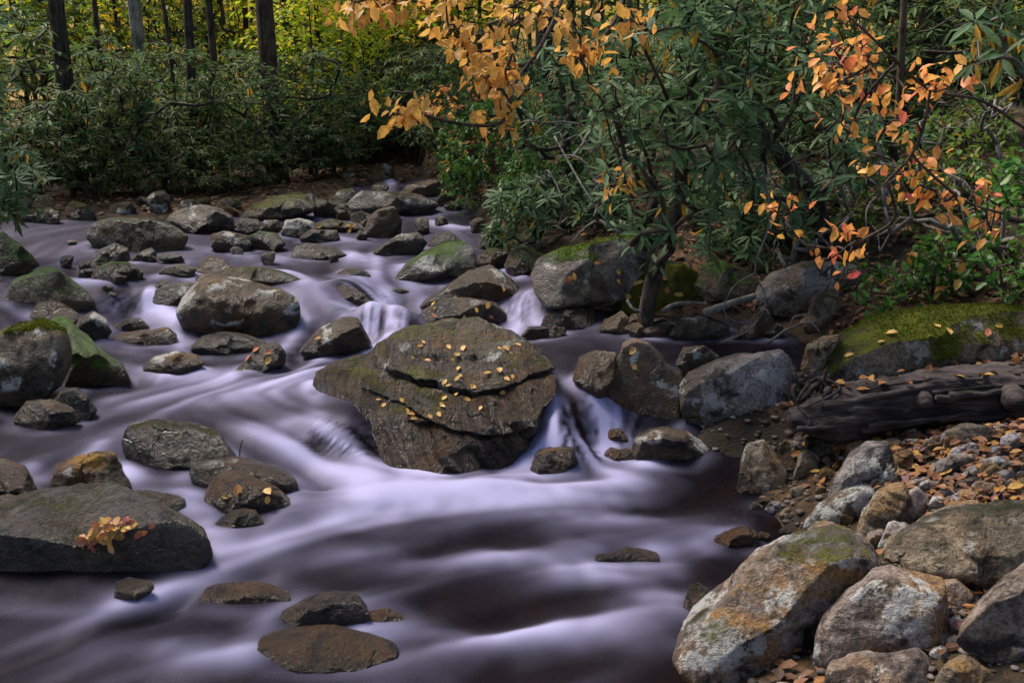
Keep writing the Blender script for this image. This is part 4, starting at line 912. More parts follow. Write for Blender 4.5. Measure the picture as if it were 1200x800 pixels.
rhodo("rhododendron", "rhododendron standing beyond the overhanging grey boulder", [
    [on_ground(.55, 10.2), at_y(665, 200, 10.2), at_y(660, 120, 10.3), at_y(655, 40, 10.4)], [at_y(665, 200, 10.2), at_y(700, 150, 9.8), at_y(720, 80, 9.6)]],
    tips_in([(590, 60), (720, 20), (740, 150), (720, 270), (650, 285), (610, 230), (585, 140)], (9.2, 11.5), 190), L=.155, r_max=.05)
rhodo("rhododendron", "near rhododendron spray with drooping yellow leaves at top corner", [
    [on_ground(3.9, 5.0), at_y(1290, 160, 4.9), at_y(1240, 50, 4.7), at_y(1170, 45, 4.6)]],
    tips_in([(1120, 25), (1215, -10), (1230, 100), (1170, 90), (1125, 60)], (4.4, 4.9), 9), L=.15, r_max=.03, yellow=.22, bark=TWIG)
rhodo("rhododendron", "pale-leaved rhododendron reaching over water at the picture's edge", [
    [on_ground(-6.1, 9.6), at_y(-80, 230, 9.3), at_y(-30, 150, 9.0), at_y(-25, 60, 8.9)], [at_y(-80, 230, 9.3), at_y(-10, 235, 8.8), at_y(20, 225, 8.6)]],
    tips_in([(-70, 20), (5, 5), (22, 60), (15, 150), (30, 175), (55, 205), (60, 235), (5, 275), (-60, 250)], (8.2, 9.6), 75), L=.17, r_max=.04, yellow=.05)
# ------------------------------------------------------------------ leafy bushes
leafy("bush", "bright green small-leaved bush beside the head of the channel", [[on_ground(-.05, 12.9), at_y(600, 200, 12.8), at_y(590, 140, 12.8)], [at_y(600, 220, 12.8), at_y(540, 200, 12.5)]],
    tips_in([(510, 150), (580, 110), (650, 130), (650, 230), (610, 275), (545, 285), (515, 235)], (11.2, 13.8), 300), L=.085, nl=(6, 10), mat=M_GREEN, bark=TWIGB, hang=.15, cat="bush", flat=True)
leafy("bush", "green bush hanging over the rocks below the overhanging spray", [[on_ground(.35, 11.2), at_y(645, 230, 11.1), at_y(640, 180, 11.0)]],
    tips_in([(590, 190), (690, 170), (705, 285), (640, 295), (575, 285)], (9.8, 11.4), 190), L=.08, nl=(5, 9), mat=M_GREEN, bark=TWIGB, hang=.2, cat="bush", flat=True)
leafy("bush", "thin bush of dull orange leaves among the green bushes by the channel", [[on_ground(.1, 13.6), at_y(580, 180, 13.4), at_y(560, 120, 13.4)]],
    tips_in([(490, 110), (610, 60), (650, 130), (600, 210), (520, 190)], (12.4, 14.4), 60), L=.085, nl=(4, 7), mat=M_ORANGE, bark=TWIGB, hang=.3, cat="bush")
for lab, x, y, poly, yr, n, mt in (
    ("bright green broad-leaved seedling bush on the slope above the mossy slab", 4.2, 7.9, [(1060, 290), (1130, 260), (1160, 340), (1100, 365), (1050, 345)], (6.8, 8.4), 70, M_GREEN),
    ("green broad-leaved bush at the picture's edge above the mossy slab", 4.5, 7.2, [(1140, 200), (1230, 150), (1240, 350), (1170, 360), (1140, 300)], (6.2, 8.2), 130, M_GREEN),
    ("yellow-green shrub in the dim gap behind the orange sprays", 4.6, 10.5, [(1060, 150), (1180, 100), (1200, 250), (1120, 290), (1070, 260)], (8.8, 11.5), 190, M_MIDGR),
    ("low yellowing shrub among the litter under the thick dark limb", 2.9, 9.3, [(880, 230), (1000, 220), (1040, 290), (960, 300), (880, 290)], (8.2, 10.2), 80, M_MIDGR)):
    leafy("bush", lab, [[on_ground(x, y), on_ground(x + .05, y, .35), on_ground(x, y, .7)]], tips_in(poly, yr, n, .04), L=.095, nl=(4, 8), mat=mt, bark=TWIGB, hang=.1, cat="bush", flat=True)
rhodo("rhododendron", "low rhododendron crowding the back of the overhanging grey boulder", [[on_ground(.75, 9.2), at_y(690, 260, 9.2), at_y(680, 220, 9.1)]],
    tips_in([(575, 215), (730, 200), (735, 285), (640, 300), (570, 300)], (8.5, 10.0), 130, .05), L=.13, r_max=.03)
rhodo("rhododendron", "low rhododendron filling the slope between stem and slanting limb", [[on_ground(1.9, 8.9), at_y(860, 260, 8.8), at_y(870, 220, 8.7)]],
    tips_in([(790, 220), (960, 200), (980, 290), (900, 310), (800, 320)], (8.0, 9.8), 130, .05), L=.14, r_max=.03)
for lab, x, y, poly, yr, n, mt in (("sparse green seedlings rooted in the litter above the mossy slab", 3.4, 7.2, [(980, 300), (1100, 290), (1110, 360), (1000, 365)], (6.6, 7.8), 34, M_GREEN), ("yellow-green bush behind the coral-leaved sprays", 4.1, 8.8, [(1000, 200), (1150, 180), (1150, 300), (1010, 310)], (8.0, 9.4), 110, M_MIDGR)):
    leafy("bush", lab, [[on_ground(x, y), on_ground(x + .05, y, .2), on_ground(x, y, .45)]], tips_in(poly, yr, n, .03), L=.08, nl=(4, 8), mat=mt, bark=TWIGB, hang=.1, cat="bush", flat=True)
# ------------------------------------------------------------------ the two saplings with autumn leaves
q = on_ground(1.45, 8.7)
leafy("autumn_sapling", "slender sapling arching over the channel with big golden-orange leaves", [
    [q, q + np.array([.0, -.3, 1.3]), at_y(790, -30, 7.4), at_y(730, -90, 6.9), at_y(660, -75, 6.5), at_y(570, -40, 6.1), at_y(480, -15, 5.9), at_y(410, 5, 5.9)],
    [at_y(660, -75, 6.5), at_y(660, -10, 6.3), at_y(630, 60, 6.0), at_y(600, 105, 5.8), at_y(590, 142, 5.7), at_y(540, 145, 5.6), at_y(500, 136, 5.6), at_y(450, 125, 5.6)],
    [at_y(730, -90, 6.9), at_y(735, -20, 6.3), at_y(710, 40, 6.0), at_y(680, 70, 5.9)]],
    tips_in([(400, -10), (475, -10), (455, 28), (400, 24)], (5.7, 6.3), 20) + tips_in([(475, -20), (700, -30), (700, 20), (650, 40), (590, 45), (540, 42), (490, 30)], (5.5, 7.2), 44)
    + tips_in([(520, 45), (610, 48), (620, 80), (590, 95), (550, 92), (525, 70)], (5.5, 6.4), 18) + tips_in([(650, 45), (750, 15), (760, 32), (720, 60), (690, 75), (665, 70)], (5.7, 6.4), 15)
    + tips_in([(565, 85), (612, 78), (605, 112), (575, 118)], (5.6, 5.9), 9) + tips_in([(436, 116), (495, 120), (498, 136), (455, 138)], (5.5, 5.7), 8) + tips_in([(562, 132), (598, 130), (592, 148), (568, 148)], (5.6, 5.8), 5)
    + tips_in([(660, 175), (760, 230), (740, 260), (690, 240)], (6.3, 6.8), 4), L=.09, nl=(3, 7), mat=M_GOLD, bark=TWIGB, r_max=.013, hang=.42, spread=.12, base_r=.016, wr=.56)
q = on_ground(3.75, 5.6)
leafy("autumn_sapling", "twiggy sapling with scattered coral-orange leaves above the mossy slab", [
    [q, at_y(1330, 300, 5.5), at_y(1270, 190, 5.4), at_y(1200, 150, 5.3), at_y(1150, 118, 5.2), at_y(1090, 105, 5.1), at_y(1050, 72, 5.0), at_y(1012, 35, 5.0), at_y(975, 5, 5.0)],
    [at_y(1090, 105, 5.1), at_y(1084, 142, 5.1), at_y(1068, 182, 5.1), at_y(1040, 212, 5.2), at_y(1000, 248, 5.3), at_y(962, 275, 5.4)],
    [at_y(1068, 182, 5.1), at_y(1100, 212, 5.1), at_y(1140, 240, 5.2), at_y(1175, 250, 5.2)], [at_y(1040, 212, 5.2), at_y(1048, 255, 5.2), at_y(1000, 290, 5.3), at_y(985, 330, 5.4)],
    [at_y(1050, 72, 5.0), at_y(1010, 120, 5.1), at_y(985, 175, 5.2), at_y(950, 205, 5.4)]],
    tips_in([(925, 92), (955, 60), (1000, 45), (1045, 60), (1050, 90), (1010, 105), (975, 112)], (4.8, 5.4), 30) + tips_in([(1040, 60), (1125, 75), (1130, 110), (1060, 120)], (4.9, 5.3), 12)
    + tips_in([(985, 130), (1050, 125), (1060, 190), (995, 195)], (5.0, 5.3), 14) + tips_in([(1050, 175), (1130, 190), (1140, 250), (1070, 265)], (5.0, 5.3), 17)
    + tips_in([(872, 228), (945, 232), (940, 252), (875, 256)], (5.3, 5.6), 6) + tips_in([(925, 270), (1010, 268), (1015, 320), (935, 310)], (5.2, 5.5), 10) + tips_in([(965, 0), (1010, 0), (1000, 30), (975, 25)], (5.0, 5.2), 3)
    + tips_in([(1090, 160), (1200, 200), (1190, 310), (1120, 300)], (5.0, 5.6), 8), L=.076, nl=(2, 5), mat=M_ORANGE, bark=TWIGB, r_max=.008, hang=.5, spread=.15, base_r=.0085, wr=.58)
# ------------------------------------------------------------------ thicket along the far bank: three kinds copied about
def thicket(label, tall, n, mat, L, seed, spread=1.3, fill=7):
    root = None; mb = MB(); base = np.zeros(3)
    sk = Skel([base + np.array([0, 0, z]) for z in (-.1, .15, .35, .5)])
    tips = []
    while len(tips) < n:
        p = RNG.uniform(-1, 1, 3)
        if np.linalg.norm(p) < 1 and np.linalg.norm(p) > .45: tips.append(np.array([p[0] * spread, p[1] * spread, .15 * tall + (p[2] * .5 + .5) * tall * .85]) )
    sk.grow(tips, step=.3, jit=.06, arch=.15)
    for k in sk.tips:
        out = sk.P[k] * np.array([1, 1, .2]); out = out / (np.linalg.norm(out) + 1e-6)
        whorl(mb, sk.P[k], out * .5 + np.array([0, 0, .9]), L * RNG.uniform(.8, 1.2), 8, False, .02, (-40, 15), .27)
        if RNG.random() < .5: whorl(mb, sk.P[sk.par[k]] + rnd(1)[0] * .05, out * .5 + np.array([0, 0, .9]), L, 6, False, .01, (-40, 15), .27)
    root = tag(empty("thicket_shrub", base), label, "shrub", "evergreen shrubs of the streamside thicket")
    finish(root, sk, mb, .006, .045, BARK_D, mat, base, 'branches', sides=4)
    return root
TK = [thicket("dense dark evergreen shrub of the thicket along the far bank", t, n, M_FARRH, L, s, sp) for t, n, L, s, sp in ((2.3, 120, .165, 1, 1.25), (1.5, 95, .15, 2, 1.1), (2.9, 130, .17, 3, 1.25))]
k = 0
for px, Y, sc, ty in ((20, 13.4, .75, 0), (62, 12.9, .8, 1), (215, 15.4, .85, 2), (100, 13.2, .85, 1), (140, 13.5, .8, 0), (170, 13.6, .8, 1), (205, 13.8, .85, 0), (240, 13.9, .8, 1), (275, 14.3, .85, 1), (310, 14.6, .85, 0), (345, 15.1, .8, 1), (372, 15.4, .8, 0), (410, 16.6, .9, 1), (435, 17.4, .8, 0), (398, 14.9, .75, 1), (425, 15.8, .8, 1), (447, 17.0, .8, 1), (410, 15.4, .7, 0), (440, 15.9, .75, 1), (462, 16.8, .8, 1), (378, 14.5, .7, 1), (470, 17.9, .6, 0), (440, 17.6, .55, 0), (462, 18.6, .55, 0), (488, 18.9, .6, 0), (515, 18.0, .55, 0), (535, 17.0, .55, 0), (420, 16.8, .75, 1), (503, 14.8, .6, 1), (522, 13.9, .6, 0), (513, 15.6, .7, 1), (502, 16.4, .75, 0), (540, 13.2, .55, 1), (497, 17.8, .6, 1), (520, 16.6, .6, 1), (540, 15.4, .55, 1), (560, 14.3, .5, 0), (5, 12.4, .6, 1), (130, 12.75, .5, 1), (190, 13.0, .5, 1), (255, 13.2, .5, 1), (318, 13.7, .5, 1),  (75, 14.6, .95, 0), (125, 14.2, .8, 1), (175, 15.6, 1.0, 0), (225, 15.0, .85, 1), (285, 16.2, .9, 0), (345, 17.0, .85, 1), (400, 18.2, .95, 0), (440, 19.8, 1.0, 0), (385, 15.8, .6, 1),
    (-20, 16.5, .9, 0), (50, 18.0, .8, 0), (120, 18.6, .75, 2), (190, 19.6, .8, 0), (255, 20.0, .75, 2), (320, 21.5, .8, 0), (385, 22.5, .8, 2), (470, 21.5, .6, 0), (520, 20, .6, 2), (570, 19, .7, 2), (150, 23.5, .9, 0), (60, 24, .8, 2), (290, 25, .9, 0), (430, 26.5, .6, 0),
    (760, 12.2, .7, 1), (830, 12, .7, 0), (905, 11.8, .7, 1), (960, 11.6, .7, 0), (1010, 11.4, .65, 1), (870, 13, .8, 2), (1080, 11.4, .65, 0), (935, 10.6, .5, 1), (640, 17.5, 1.0, 2), (720, 16, 1.0, 2), (800, 14.5, 1.0, 0), (880, 14, 1.0, 2), (960, 13.5, 1.0, 0), (1050, 13, .9, 2), (1130, 12.5, 1.0, 0), (1210, 11.5, 1.0, 2), (1000, 17, 1.0, 2), (1160, 17, 1.0, 2), (820, 19, 1.0, 2)):
    Y -= 1.15 * (Y < 15.5 and px < 500); x = (px - 600) / FPX * Y * 1.02; loc = on_ground(x, Y); sc *= (.88 if px < 480 else 1) * (.78 + .5 * ((k * .618) % 1))
    if k < 3: ob = TK[(0, 1, 2)[k]]; ob.location = loc; ob.scale = (sc,) * 3; ob.rotation_euler = (0, 0, k * 2.1)
    else: copy_tree(TK[ty], loc, k * 2.399, sc)
    k += 1
# ------------------------------------------------------------------ trees
def crown_mesh(mat, h0, h1, r, n, L, name='crown'):
    mb = MB(); u = unit(rnd(n)); rr = RNG.uniform(.25, 1, (n, 1)) ** .6
    cl = rnd(26) * np.array([r * .55, r * .55, (h1 - h0) * .26]) + np.array([0, 0, (h0 + h1) / 2]); C = cl[RNG.integers(0, 26, n)] + u * rr * r * .33
    add_leaves(mb, C, unit(rnd(n) + np.array([0, 0, -.4])), rnd(n) * .6 + np.array([0, 0, 1.0]), L * RNG.uniform(.6, 1.2, n), L * .6, RNG.random(n), False)
    return mb.mesh(name, mat)
CROWNS = [crown_mesh(M_YGREEN, 8.5, 14, 2.4, 130, .3), crown_mesh(M_YELLOW, 8.5, 14.5, 2.4, 120, .3), crown_mesh(M_MIDGR, 9, 15, 2.4, 130, .3)]
def tree(label, px, Y, wpx, bark, lean=(0, 0), bend=.1, crown=0, name="tree", h=13.0, group=None, cr=True, limbs=3):
    x = (px - 600) / FPX * Y * 1.0; b = on_ground(x, Y, -.3); r = wpx / FPX * Y / 2
    root = tag(empty(name, b), label, "tree", group); mb = MB()
    zs = np.linspace(0, h, 22)[:, None]
    P = np.concatenate([lean[0] * zs + bend * np.sin(zs * .55 + px) , lean[1] * zs + bend * np.cos(zs * .43 + px), zs], 1); P -= P[0]
    rad = r * (1 - .035 * zs[:, 0] - .015 * zs[:, 0]) ; rad = np.maximum(rad, r * .25) * (1 + .45 * np.exp(-zs[:, 0] * 2.2))
    tube(mb, P, rad, 12 if r > .08 else 7, .14, int(px) + 3)
    link("trunk", mb.mesh("trunk", bark), root)
    for i in range(limbs):
        z0 = RNG.uniform(4.5, 9); p0 = np.array([np.interp(z0, zs[:, 0], P[:, j]) for j in range(3)]); a = RNG.uniform(0, 6.28); l = RNG.uniform(1.2, 2.4)
        lb = MB(); tube(lb, spline([p0, p0 + np.array([math.cos(a) * l * .5, math.sin(a) * l * .5, l * .35]), p0 + np.array([math.cos(a) * l, math.sin(a) * l, l])], 9), np.linspace(r * .4, r * .1, 9), 6, .1)
        link("limb", lb.mesh("limb", bark), root)
    if cr:
        c = link("crown", CROWNS[crown], root); c.location = P[-1] * np.array([1, 1, 0]); c.rotation_euler = (0, 0, px)
    return root
for a in (("broad dark trunk with fissured bark above the thicket's shadowy end", 97, 12.9, 21, BARK_D, (.004, 0), .06, 0), ("grey-brown trunk at the very edge of the wood", 10, 13.2, 12, BARK_B, (-.01, 0), .05, 1),
    ("mottled pale-barked tree standing in the thicket", 183, 16.5, 17, BARK_P, (-.02, 0), .08, 2), ("straight slim black trunk beside the thin curved sapling", 232, 13.2, 12, BARK_D, (.004, 0), .05, 0),
    ("slim dark trunk between the slim black one and the big brown one", 266, 15, 9, BARK_D, (.006, 0), .05, 1), ("big brown trunk with a lit flank at the thicket's corner", 329, 13.7, 22, BARK_B, (.006, 0), .06, 0),
    ("dark trunk close behind the big brown one", 347, 16.8, 10, BARK_D, (.012, 0), .05, 2), ("grey trunk seen through golden leaves above the channel", 433, 24, 12, BARK_B, (.01, 0), .06, 1),
    ("thin black trunk among golden leaves", 504, 21, 7, BARK_D, (.002, 0), .04, 1), ("stout dark trunk behind the golden-orange spray", 636, 15.5, 22, BARK_D, (.01, 0), .08, 2),
    ("stout black trunk behind the coral-leaved sapling", 1072, 13, 26, BARK_D, (.0, 0), .08, 2), ("grey lichened slim trunk under the coral-leaved sapling", 1046, 10.2, 9, BARK_B, (-.012, 0), .05, 2),
    ("dark trunk near the edge beyond the yellow-green shrub", 1142, 15, 14, BARK_D, (.02, 0), .08, 0), ("thin trunk leaning beyond the rhododendron's thick limb", 905, 16, 10, BARK_B, (-.05, 0), .06, 0),
    ("slender trunk in the gap above the overhanging boulder", 700, 19, 10, BARK_D, (.01, 0), .06, 1), ("slim brown trunk over the picture's far corner", 1190, 18, 12, BARK_B, (.0, 0), .08, 0)):
    tree(*a)
for a in (("thin curved sapling in front of the yellow woodland", 208, 13.4, 5, BARK_B, (.02, 0), .28, 0), ("thin black pole trunk in front of the mottled pale tree", 141, 15.5, 7, BARK_D, (.01, 0), .1, 1), ("thin leaning pole among the lime-green leaves", 386, 17, 6, BARK_D, (.03, 0), .12, 0)):
    tree(*a, h=10, limbs=2)
# unseen near-bank trees, added so their crowns shade the foreground from the sun
SHADE_CROWN = crown_mesh(M_MIDGR, 7.5, 13, 5.2, 1500, .36)
for k, (x, y) in enumerate(((-7.4, 4.2), (-8.6, 8.6), (-5.6, .2))):
    root = tag(empty("tree", on_ground(x, y, -.3)), ("unseen shade tree added on the bank beyond the moss-capped boulder", "unseen shade tree added behind the rhododendron that reaches over water", "unseen shade tree added on the near bank overhanging the stream")[k], "tree"); mb = MB()
    zs = np.linspace(0, 12, 22)[:, None]; P = np.concatenate([.12 * np.sin(zs * .5 + k), .1 * np.cos(zs * .4), zs], 1); P -= P[0]
    tube(mb, P, .19 * (1 - .055 * zs[:, 0]) * (1 + .5 * np.exp(-zs[:, 0] * 2)), 14, .14, k); link("trunk", mb.mesh("trunk", BARK_D), root); c = link("crown", SHADE_CROWN, root); c.rotation_euler = (0, 0, k * 2.0); c.location = (0, 0, -.4 * k)
rg = np.random.default_rng(21)
for i, px in enumerate((70, 122, 165, 250, 284, 300, 318, 352, 372, 408, 455, 480, 535, 560)):
    tree("slim bare trunk rising just behind the thicket shrubs", px, rg.uniform(18, 23), rg.uniform(4.5, 8), (BARK_D, BARK_B, BARK_B)[i % 3], (rg.normal() * .02, 0), rg.uniform(.08, .2), i % 3, "woodland_tree", 12, "slim trees just behind the thicket", True, 2)
rg = np.random.default_rng(5)
for i in range(64):
    Y = rg.uniform(24, 46); px = rg.uniform(-60, 1260)
    tree("slim trunk deep in the woodland beyond the thicket", px, Y, rg.uniform(3.5, 8.5) * (30 / Y) ** .3, (BARK_D, BARK_B, BARK_D, BARK_P)[i % 4], (rg.normal() * .015, 0), .12, i % 3, "woodland_tree", 14, "slim trees deep in the woodland", True, 1)
# understorey trees with autumn leaves low on their stems
def under(mat, n, h, seed, L=.19):
    mb = MB(); sk = Skel([np.array([.06 * math.sin(z * 1.7), .05 * math.cos(z), z]) for z in np.linspace(-.2, h * .9, 10)])
    tips = []
    for i in range(n):
        z = h * RNG.uniform(.22, 1.0); a = RNG.uniform(0, 6.28); r = RNG.uniform(.4, 1.0) * (.35 * h) * (1.15 - .55 * z / h)
        tips.append(np.array([math.cos(a) * r, math.sin(a) * r, z + RNG.normal() * .1]))
    sk.grow(tips, step=.35, jit=.05, arch=.1)
    for k in sk.tips:
        m = 14; C = sk.P[k] + rnd(m) * np.array([.3, .3, .09])
        add_leaves(mb, C, unit(rnd(m) * np.array([1, 1, .3]) + np.array([0, 0, -.35])), rnd(m) * .35 + np.array([0, 0, 1.0]), L * RNG.uniform(.6, 1.2, m), L * .55, np.clip(RNG.normal(RNG.uniform(.3, .7), .2, m), 0, 1), False)
    root = tag(empty("understorey_tree", (0, 0, 0)), "", "tree"); b = MB(); sk.mesh(b, .006, .05, 4)
    link("branches", b.mesh("branches", BARK_D), root); link("foliage", mb.mesh("foliage", mat), root); return root
UN = {}
for key, mt, lab, cnt in (("y", M_YELLOW, "small tree of golden yellow leaves glowing in the woodland behind the trunks", 0), ("g", M_YGREEN, "small tree of lime-yellow leaves in the woodland behind the trunks", 0), ("m", M_MIDGR, "small green tree with turning leaves in the woodland behind the trunks", 0)):
    for v in (0, 1):
        u = under(mt, 100, 5.2 + v, v); u["label"] = lab; u["group"] = {"y": "golden understorey trees", "g": "lime-yellow understorey trees", "m": "green understorey trees"}[key]; UN[key + str(v)] = u
first = set(); i = 0; kn = {'y': 0, 'g': 0, 'm': 0}
for px, Y, key, sc in ((395, 17.5, 'g', .8), (372, 15.6, 'g', .55), (392, 16.4, 'g', .6), (468, 20, 'y', .8), (500, 22, 'g', .85), (50, 19, 'g', .8), (110, 20.5, 'm', .85), (160, 19.5, 'g', .8), (215, 21, 'y', .85), (255, 19, 'm', .8), (300, 20.5, 'g', .9), (350, 19.5, 'g', .8), (430, 20.5, 'g', .8), (465, 22, 'm', .8), (540, 21, 'g', .8), (10, 17.5, 'm', .8), (60, 24, 'g', 1), (20, 30, 'g', 1), (130, 27, 'm', 1), (165, 33, 'g', 1), (205, 28, 'g', 1), (245, 25, 'g', 1), (290, 29, 'g', 1), (300, 36, 'y', 1), (345, 31, 'g', 1), (385, 27, 'g', 1), (415, 24, 'y', .9), (450, 29, 'y', 1.1),
    (470, 33, 'g', 1), (510, 28, 'y', 1), (550, 25, 'g', 1), (590, 31, 'y', 1), (620, 24, 'm', 1), (680, 26, 'g', 1), (740, 22, 'm', 1), (800, 27, 'g', 1), (860, 22, 'm', 1), (920, 25, 'g', 1), (970, 21, 'm', 1), (1020, 24, 'g', 1), (1080, 21, 'm', .9), (1110, 26, 'g', 1), (1160, 22, 'g', 1), (1200, 26, 'y', 1),
    (90, 36, 'y', 1.1), (235, 38, 'y', 1.2), (410, 38, 'y', 1.2), (330, 42, 'g', 1.2), (530, 38, 'y', 1.2), (180, 43, 'y', 1.2), (30, 40, 'g', 1.2), (700, 34, 'g', 1.2), (900, 33, 'y', 1.2), (1050, 33, 'g', 1.2), (1180, 34, 'y', 1.2), (480, 44, 'y', 1.2), (275, 46, 'y', 1.3), (375, 47, 'y', 1.3), (120, 47, 'g', 1.3)):
    kk_ = key + str(kn[key] % 2); kn[key] += 1; x = (px - 600) / FPX * Y; loc = on_ground(x, Y)
    if kk_ not in first: first.add(kk_); UN[kk_].location = loc; UN[kk_].rotation_euler = (0, 0, i * 1.7); UN[kk_].scale = (sc,) * 3
    else: copy_tree(UN[kk_], loc, i * 1.7, sc)
    i += 1
# the far hillside wood
mb = MB(); n = 26000; x = RNG.uniform(-52, 52, n); y = RNG.uniform(48, 85, n); cl = fbm(np.stack([x * .22, y * .22, x * 0], 1), 4, 3)
z = gz(x, y) + RNG.uniform(0, 1, n) ** .7 * (6 + 5 * cl)
add_leaves(mb, np.stack([x, y, z], 1), rnd(n) + np.array([0, 0, -.3]), rnd(n) * .7 + np.array([0, -.3, 1]), RNG.uniform(.3, .6, n), .3, np.clip(.5 + cl * 1.1 + RNG.normal(size=n) * .15, 0, 1), False)
tag(link("distant_wood", mb.mesh("distant_wood", M_YELLOW)), kind="stuff")
# ------------------------------------------------------------------ fallen log, roots and driftwood
lg = [at_y(925, 490, 5.5), at_y(960, 490, 5.5), at_y(1010, 481, 5.5), at_y(1080, 471, 5.52), at_y(1150, 465, 5.55), at_y(1240, 465, 5.6), at_y(1330, 463, 5.7)]
LOGM = bark_mat("wet_dark_bark", (.014, .011, .011), (.085, .068, .066), .8, (.16, 1, 1))
root = tag(empty("fallen_log", lg[2]), "thick dark weathered log lying under the huge mossy slab boulder", "log")
mb = MB(); P = spline(lg, 160); tube(mb, P, np.interp(np.linspace(0, 1, 160), [0, .12, .3, .6, .8, 1], [.05, .14, .16, .165, .20, .19]) , 48, 0, 5)
V_ = mb.V[0]; rr_ = V_.copy(); cc_ = np.concatenate([np.repeat(P, 48, 0), P[:1], P[-1:]]); dd_ = V_ - cc_
V_ = cc_ + dd_ * (1 + .34 * fbm(V_ * np.array([2.2, 5, 5]), 5, 4) + .16 * fbm(V_ * np.array([3, 20, 20]), 8, 4, .6, True))[:, None]; mb.V[0] = V_; link("trunk", mb.mesh("trunk", LOGM, lg[2]), root)
for i in range(16):
    t0 = RNG.uniform(0, .6); t1 = t0 + RNG.uniform(.15, .4); a0 = RNG.uniform(-2.2, 2.4); tt = np.linspace(t0, t1, 16); S_ = spline(lg, 200)[np.clip((tt * 199).astype(int), 0, 199)]; aa = a0 + np.cumsum(RNG.normal(size=16) * .035); rr = np.interp(tt, [0, .3, .6, .8, 1], [.13, .165, .175, .22, .21]) * RNG.uniform(.96, 1.06)
    mb = MB(); tube(mb, S_ + np.stack([aa * 0, np.sin(aa - 1.2) * rr, np.cos(aa - 1.2) * rr], 1), np.linspace(.022, .006, 16) * RNG.uniform(.5, 1.4), 7, .3, i); link('bark_ridge', mb.mesh('bark_ridge', LOGM, lg[2]), root)
for px, py, yy, r in ((1082, 470, 5.38, .05), (1190, 470, 5.34, .06), (1128, 490, 5.42, .03)):
    mb = MB(); c = at_y(px, py, yy); tube(mb, [c + np.array([0, .08, 0]), c, c + np.array([.0, -.045, -.01])], [r * 1.5, r * 1.15, r * .7], 12, .2, 4); link("knot", mb.mesh("knot", LOGM, lg[2]), root)
for i in range(12):
    mb = MB(); a = at_y(RNG.uniform(926, 975), RNG.uniform(425, 455), RNG.uniform(5.45, 5.7)); b = at_y(RNG.uniform(916, 985), RNG.uniform(475, 515), RNG.uniform(5.35, 5.6))
    tube(mb, spline([a, a * .65 + b * .35 + rnd(1)[0] * .05, a * .3 + b * .7 + rnd(1)[0] * .06, b], 14), np.linspace(.016, .004, 14) * RNG.uniform(.6, 1.4), 6, .25, i); link("root", mb.mesh("root", LOGM, lg[2]), root)
def stick(name, label, pts, r0, r1, mat, cat, extra=()):
    base = np.asarray(pts[0]); mb = MB(); tube(mb, spline(pts, 18), np.linspace(r0, r1, 18), 7, .2, len(label))
    for e in extra: tube(mb, spline(e, 12), np.linspace(r1 * 1.2, r1 * .4, 12), 5, .15, 2)
    tag(link(name, mb.mesh(name, mat, base), None, base), label, cat)
def ay(*L): return [at_y(a, b, c) for a, b, c in L]
stick("driftwood", "grey weathered stick of driftwood propped on rocks behind the pool", ay((826, 367, 7.25), (845, 360, 7.3), (865, 353, 7.35), (884, 347, 7.45)), .034, .024, TWIG, "driftwood")
stick("root", "crooked white bare root beside the leaning dark stem", ay((735, 352, 7.15), (742, 362, 7.1), (752, 366, 7.1), (757, 380, 7.15)), .012, .008, TWIG, "root")
stick("root", "long pale surface root running from the dark stem along the pool", ay((775, 365, 7.3), (790, 357, 7.35), (810, 355, 7.4), (828, 356, 7.45)), .018, .01, TWIG, "root")
stick("vine", "looping pale bare vine hanging over the grey boulder on the slope", ay((893, 190, 6.9), (902, 260, 6.9), (885, 320, 6.85), (898, 350, 6.85), (880, 385, 6.85), (843, 402, 6.85)), .008, .005, TWIG, "vine", [ay((885, 320, 6.85), (860, 335, 6.8), (850, 370, 6.8), (875, 378, 6.8), (895, 350, 6.8))])
stick("twig", "crooked bare branch lying at the end of the pool", ay((900, 402, 6.9), (925, 385, 6.9), (950, 378, 6.85), (962, 390, 6.8)), .012, .006, TWIG, "twig", [ay((925, 385, 6.9), (930, 372, 6.9), (955, 368, 6.9))])
stick("branch", "long bare drooping twig in front of the overhanging boulder's bushes", ay((650, 160, 7.6), (672, 200, 7.4), (690, 230, 7.2), (715, 265, 7.1), (735, 285, 7.1)), .009, .004, TWIG, "branch", [ay((672, 200, 7.4), (665, 225, 7.4), (672, 240, 7.4)), ay((690, 230, 7.2), (715, 200, 7.2))])
stick("twig", "upright dead twig caught on the long dark rock", ay((288, 566, 5.35), (283, 545, 5.35), (281, 528, 5.35), (284, 515, 5.35)), .006, .003, TWIGB, "twig", [ay((283, 545, 5.35), (290, 552, 5.3), (300, 562, 5.3))])
stick("root", "gnarled grey root hanging from the cut bank under the thicket", ay((52, 262, 12.6), (55, 245, 12.6), (70, 238, 12.7), (92, 240, 12.8), (96, 252, 12.8)), .05, .03, TWIGB, "root", [ay((70, 238, 12.7), (78, 250, 12.6), (82, 262, 12.6))])
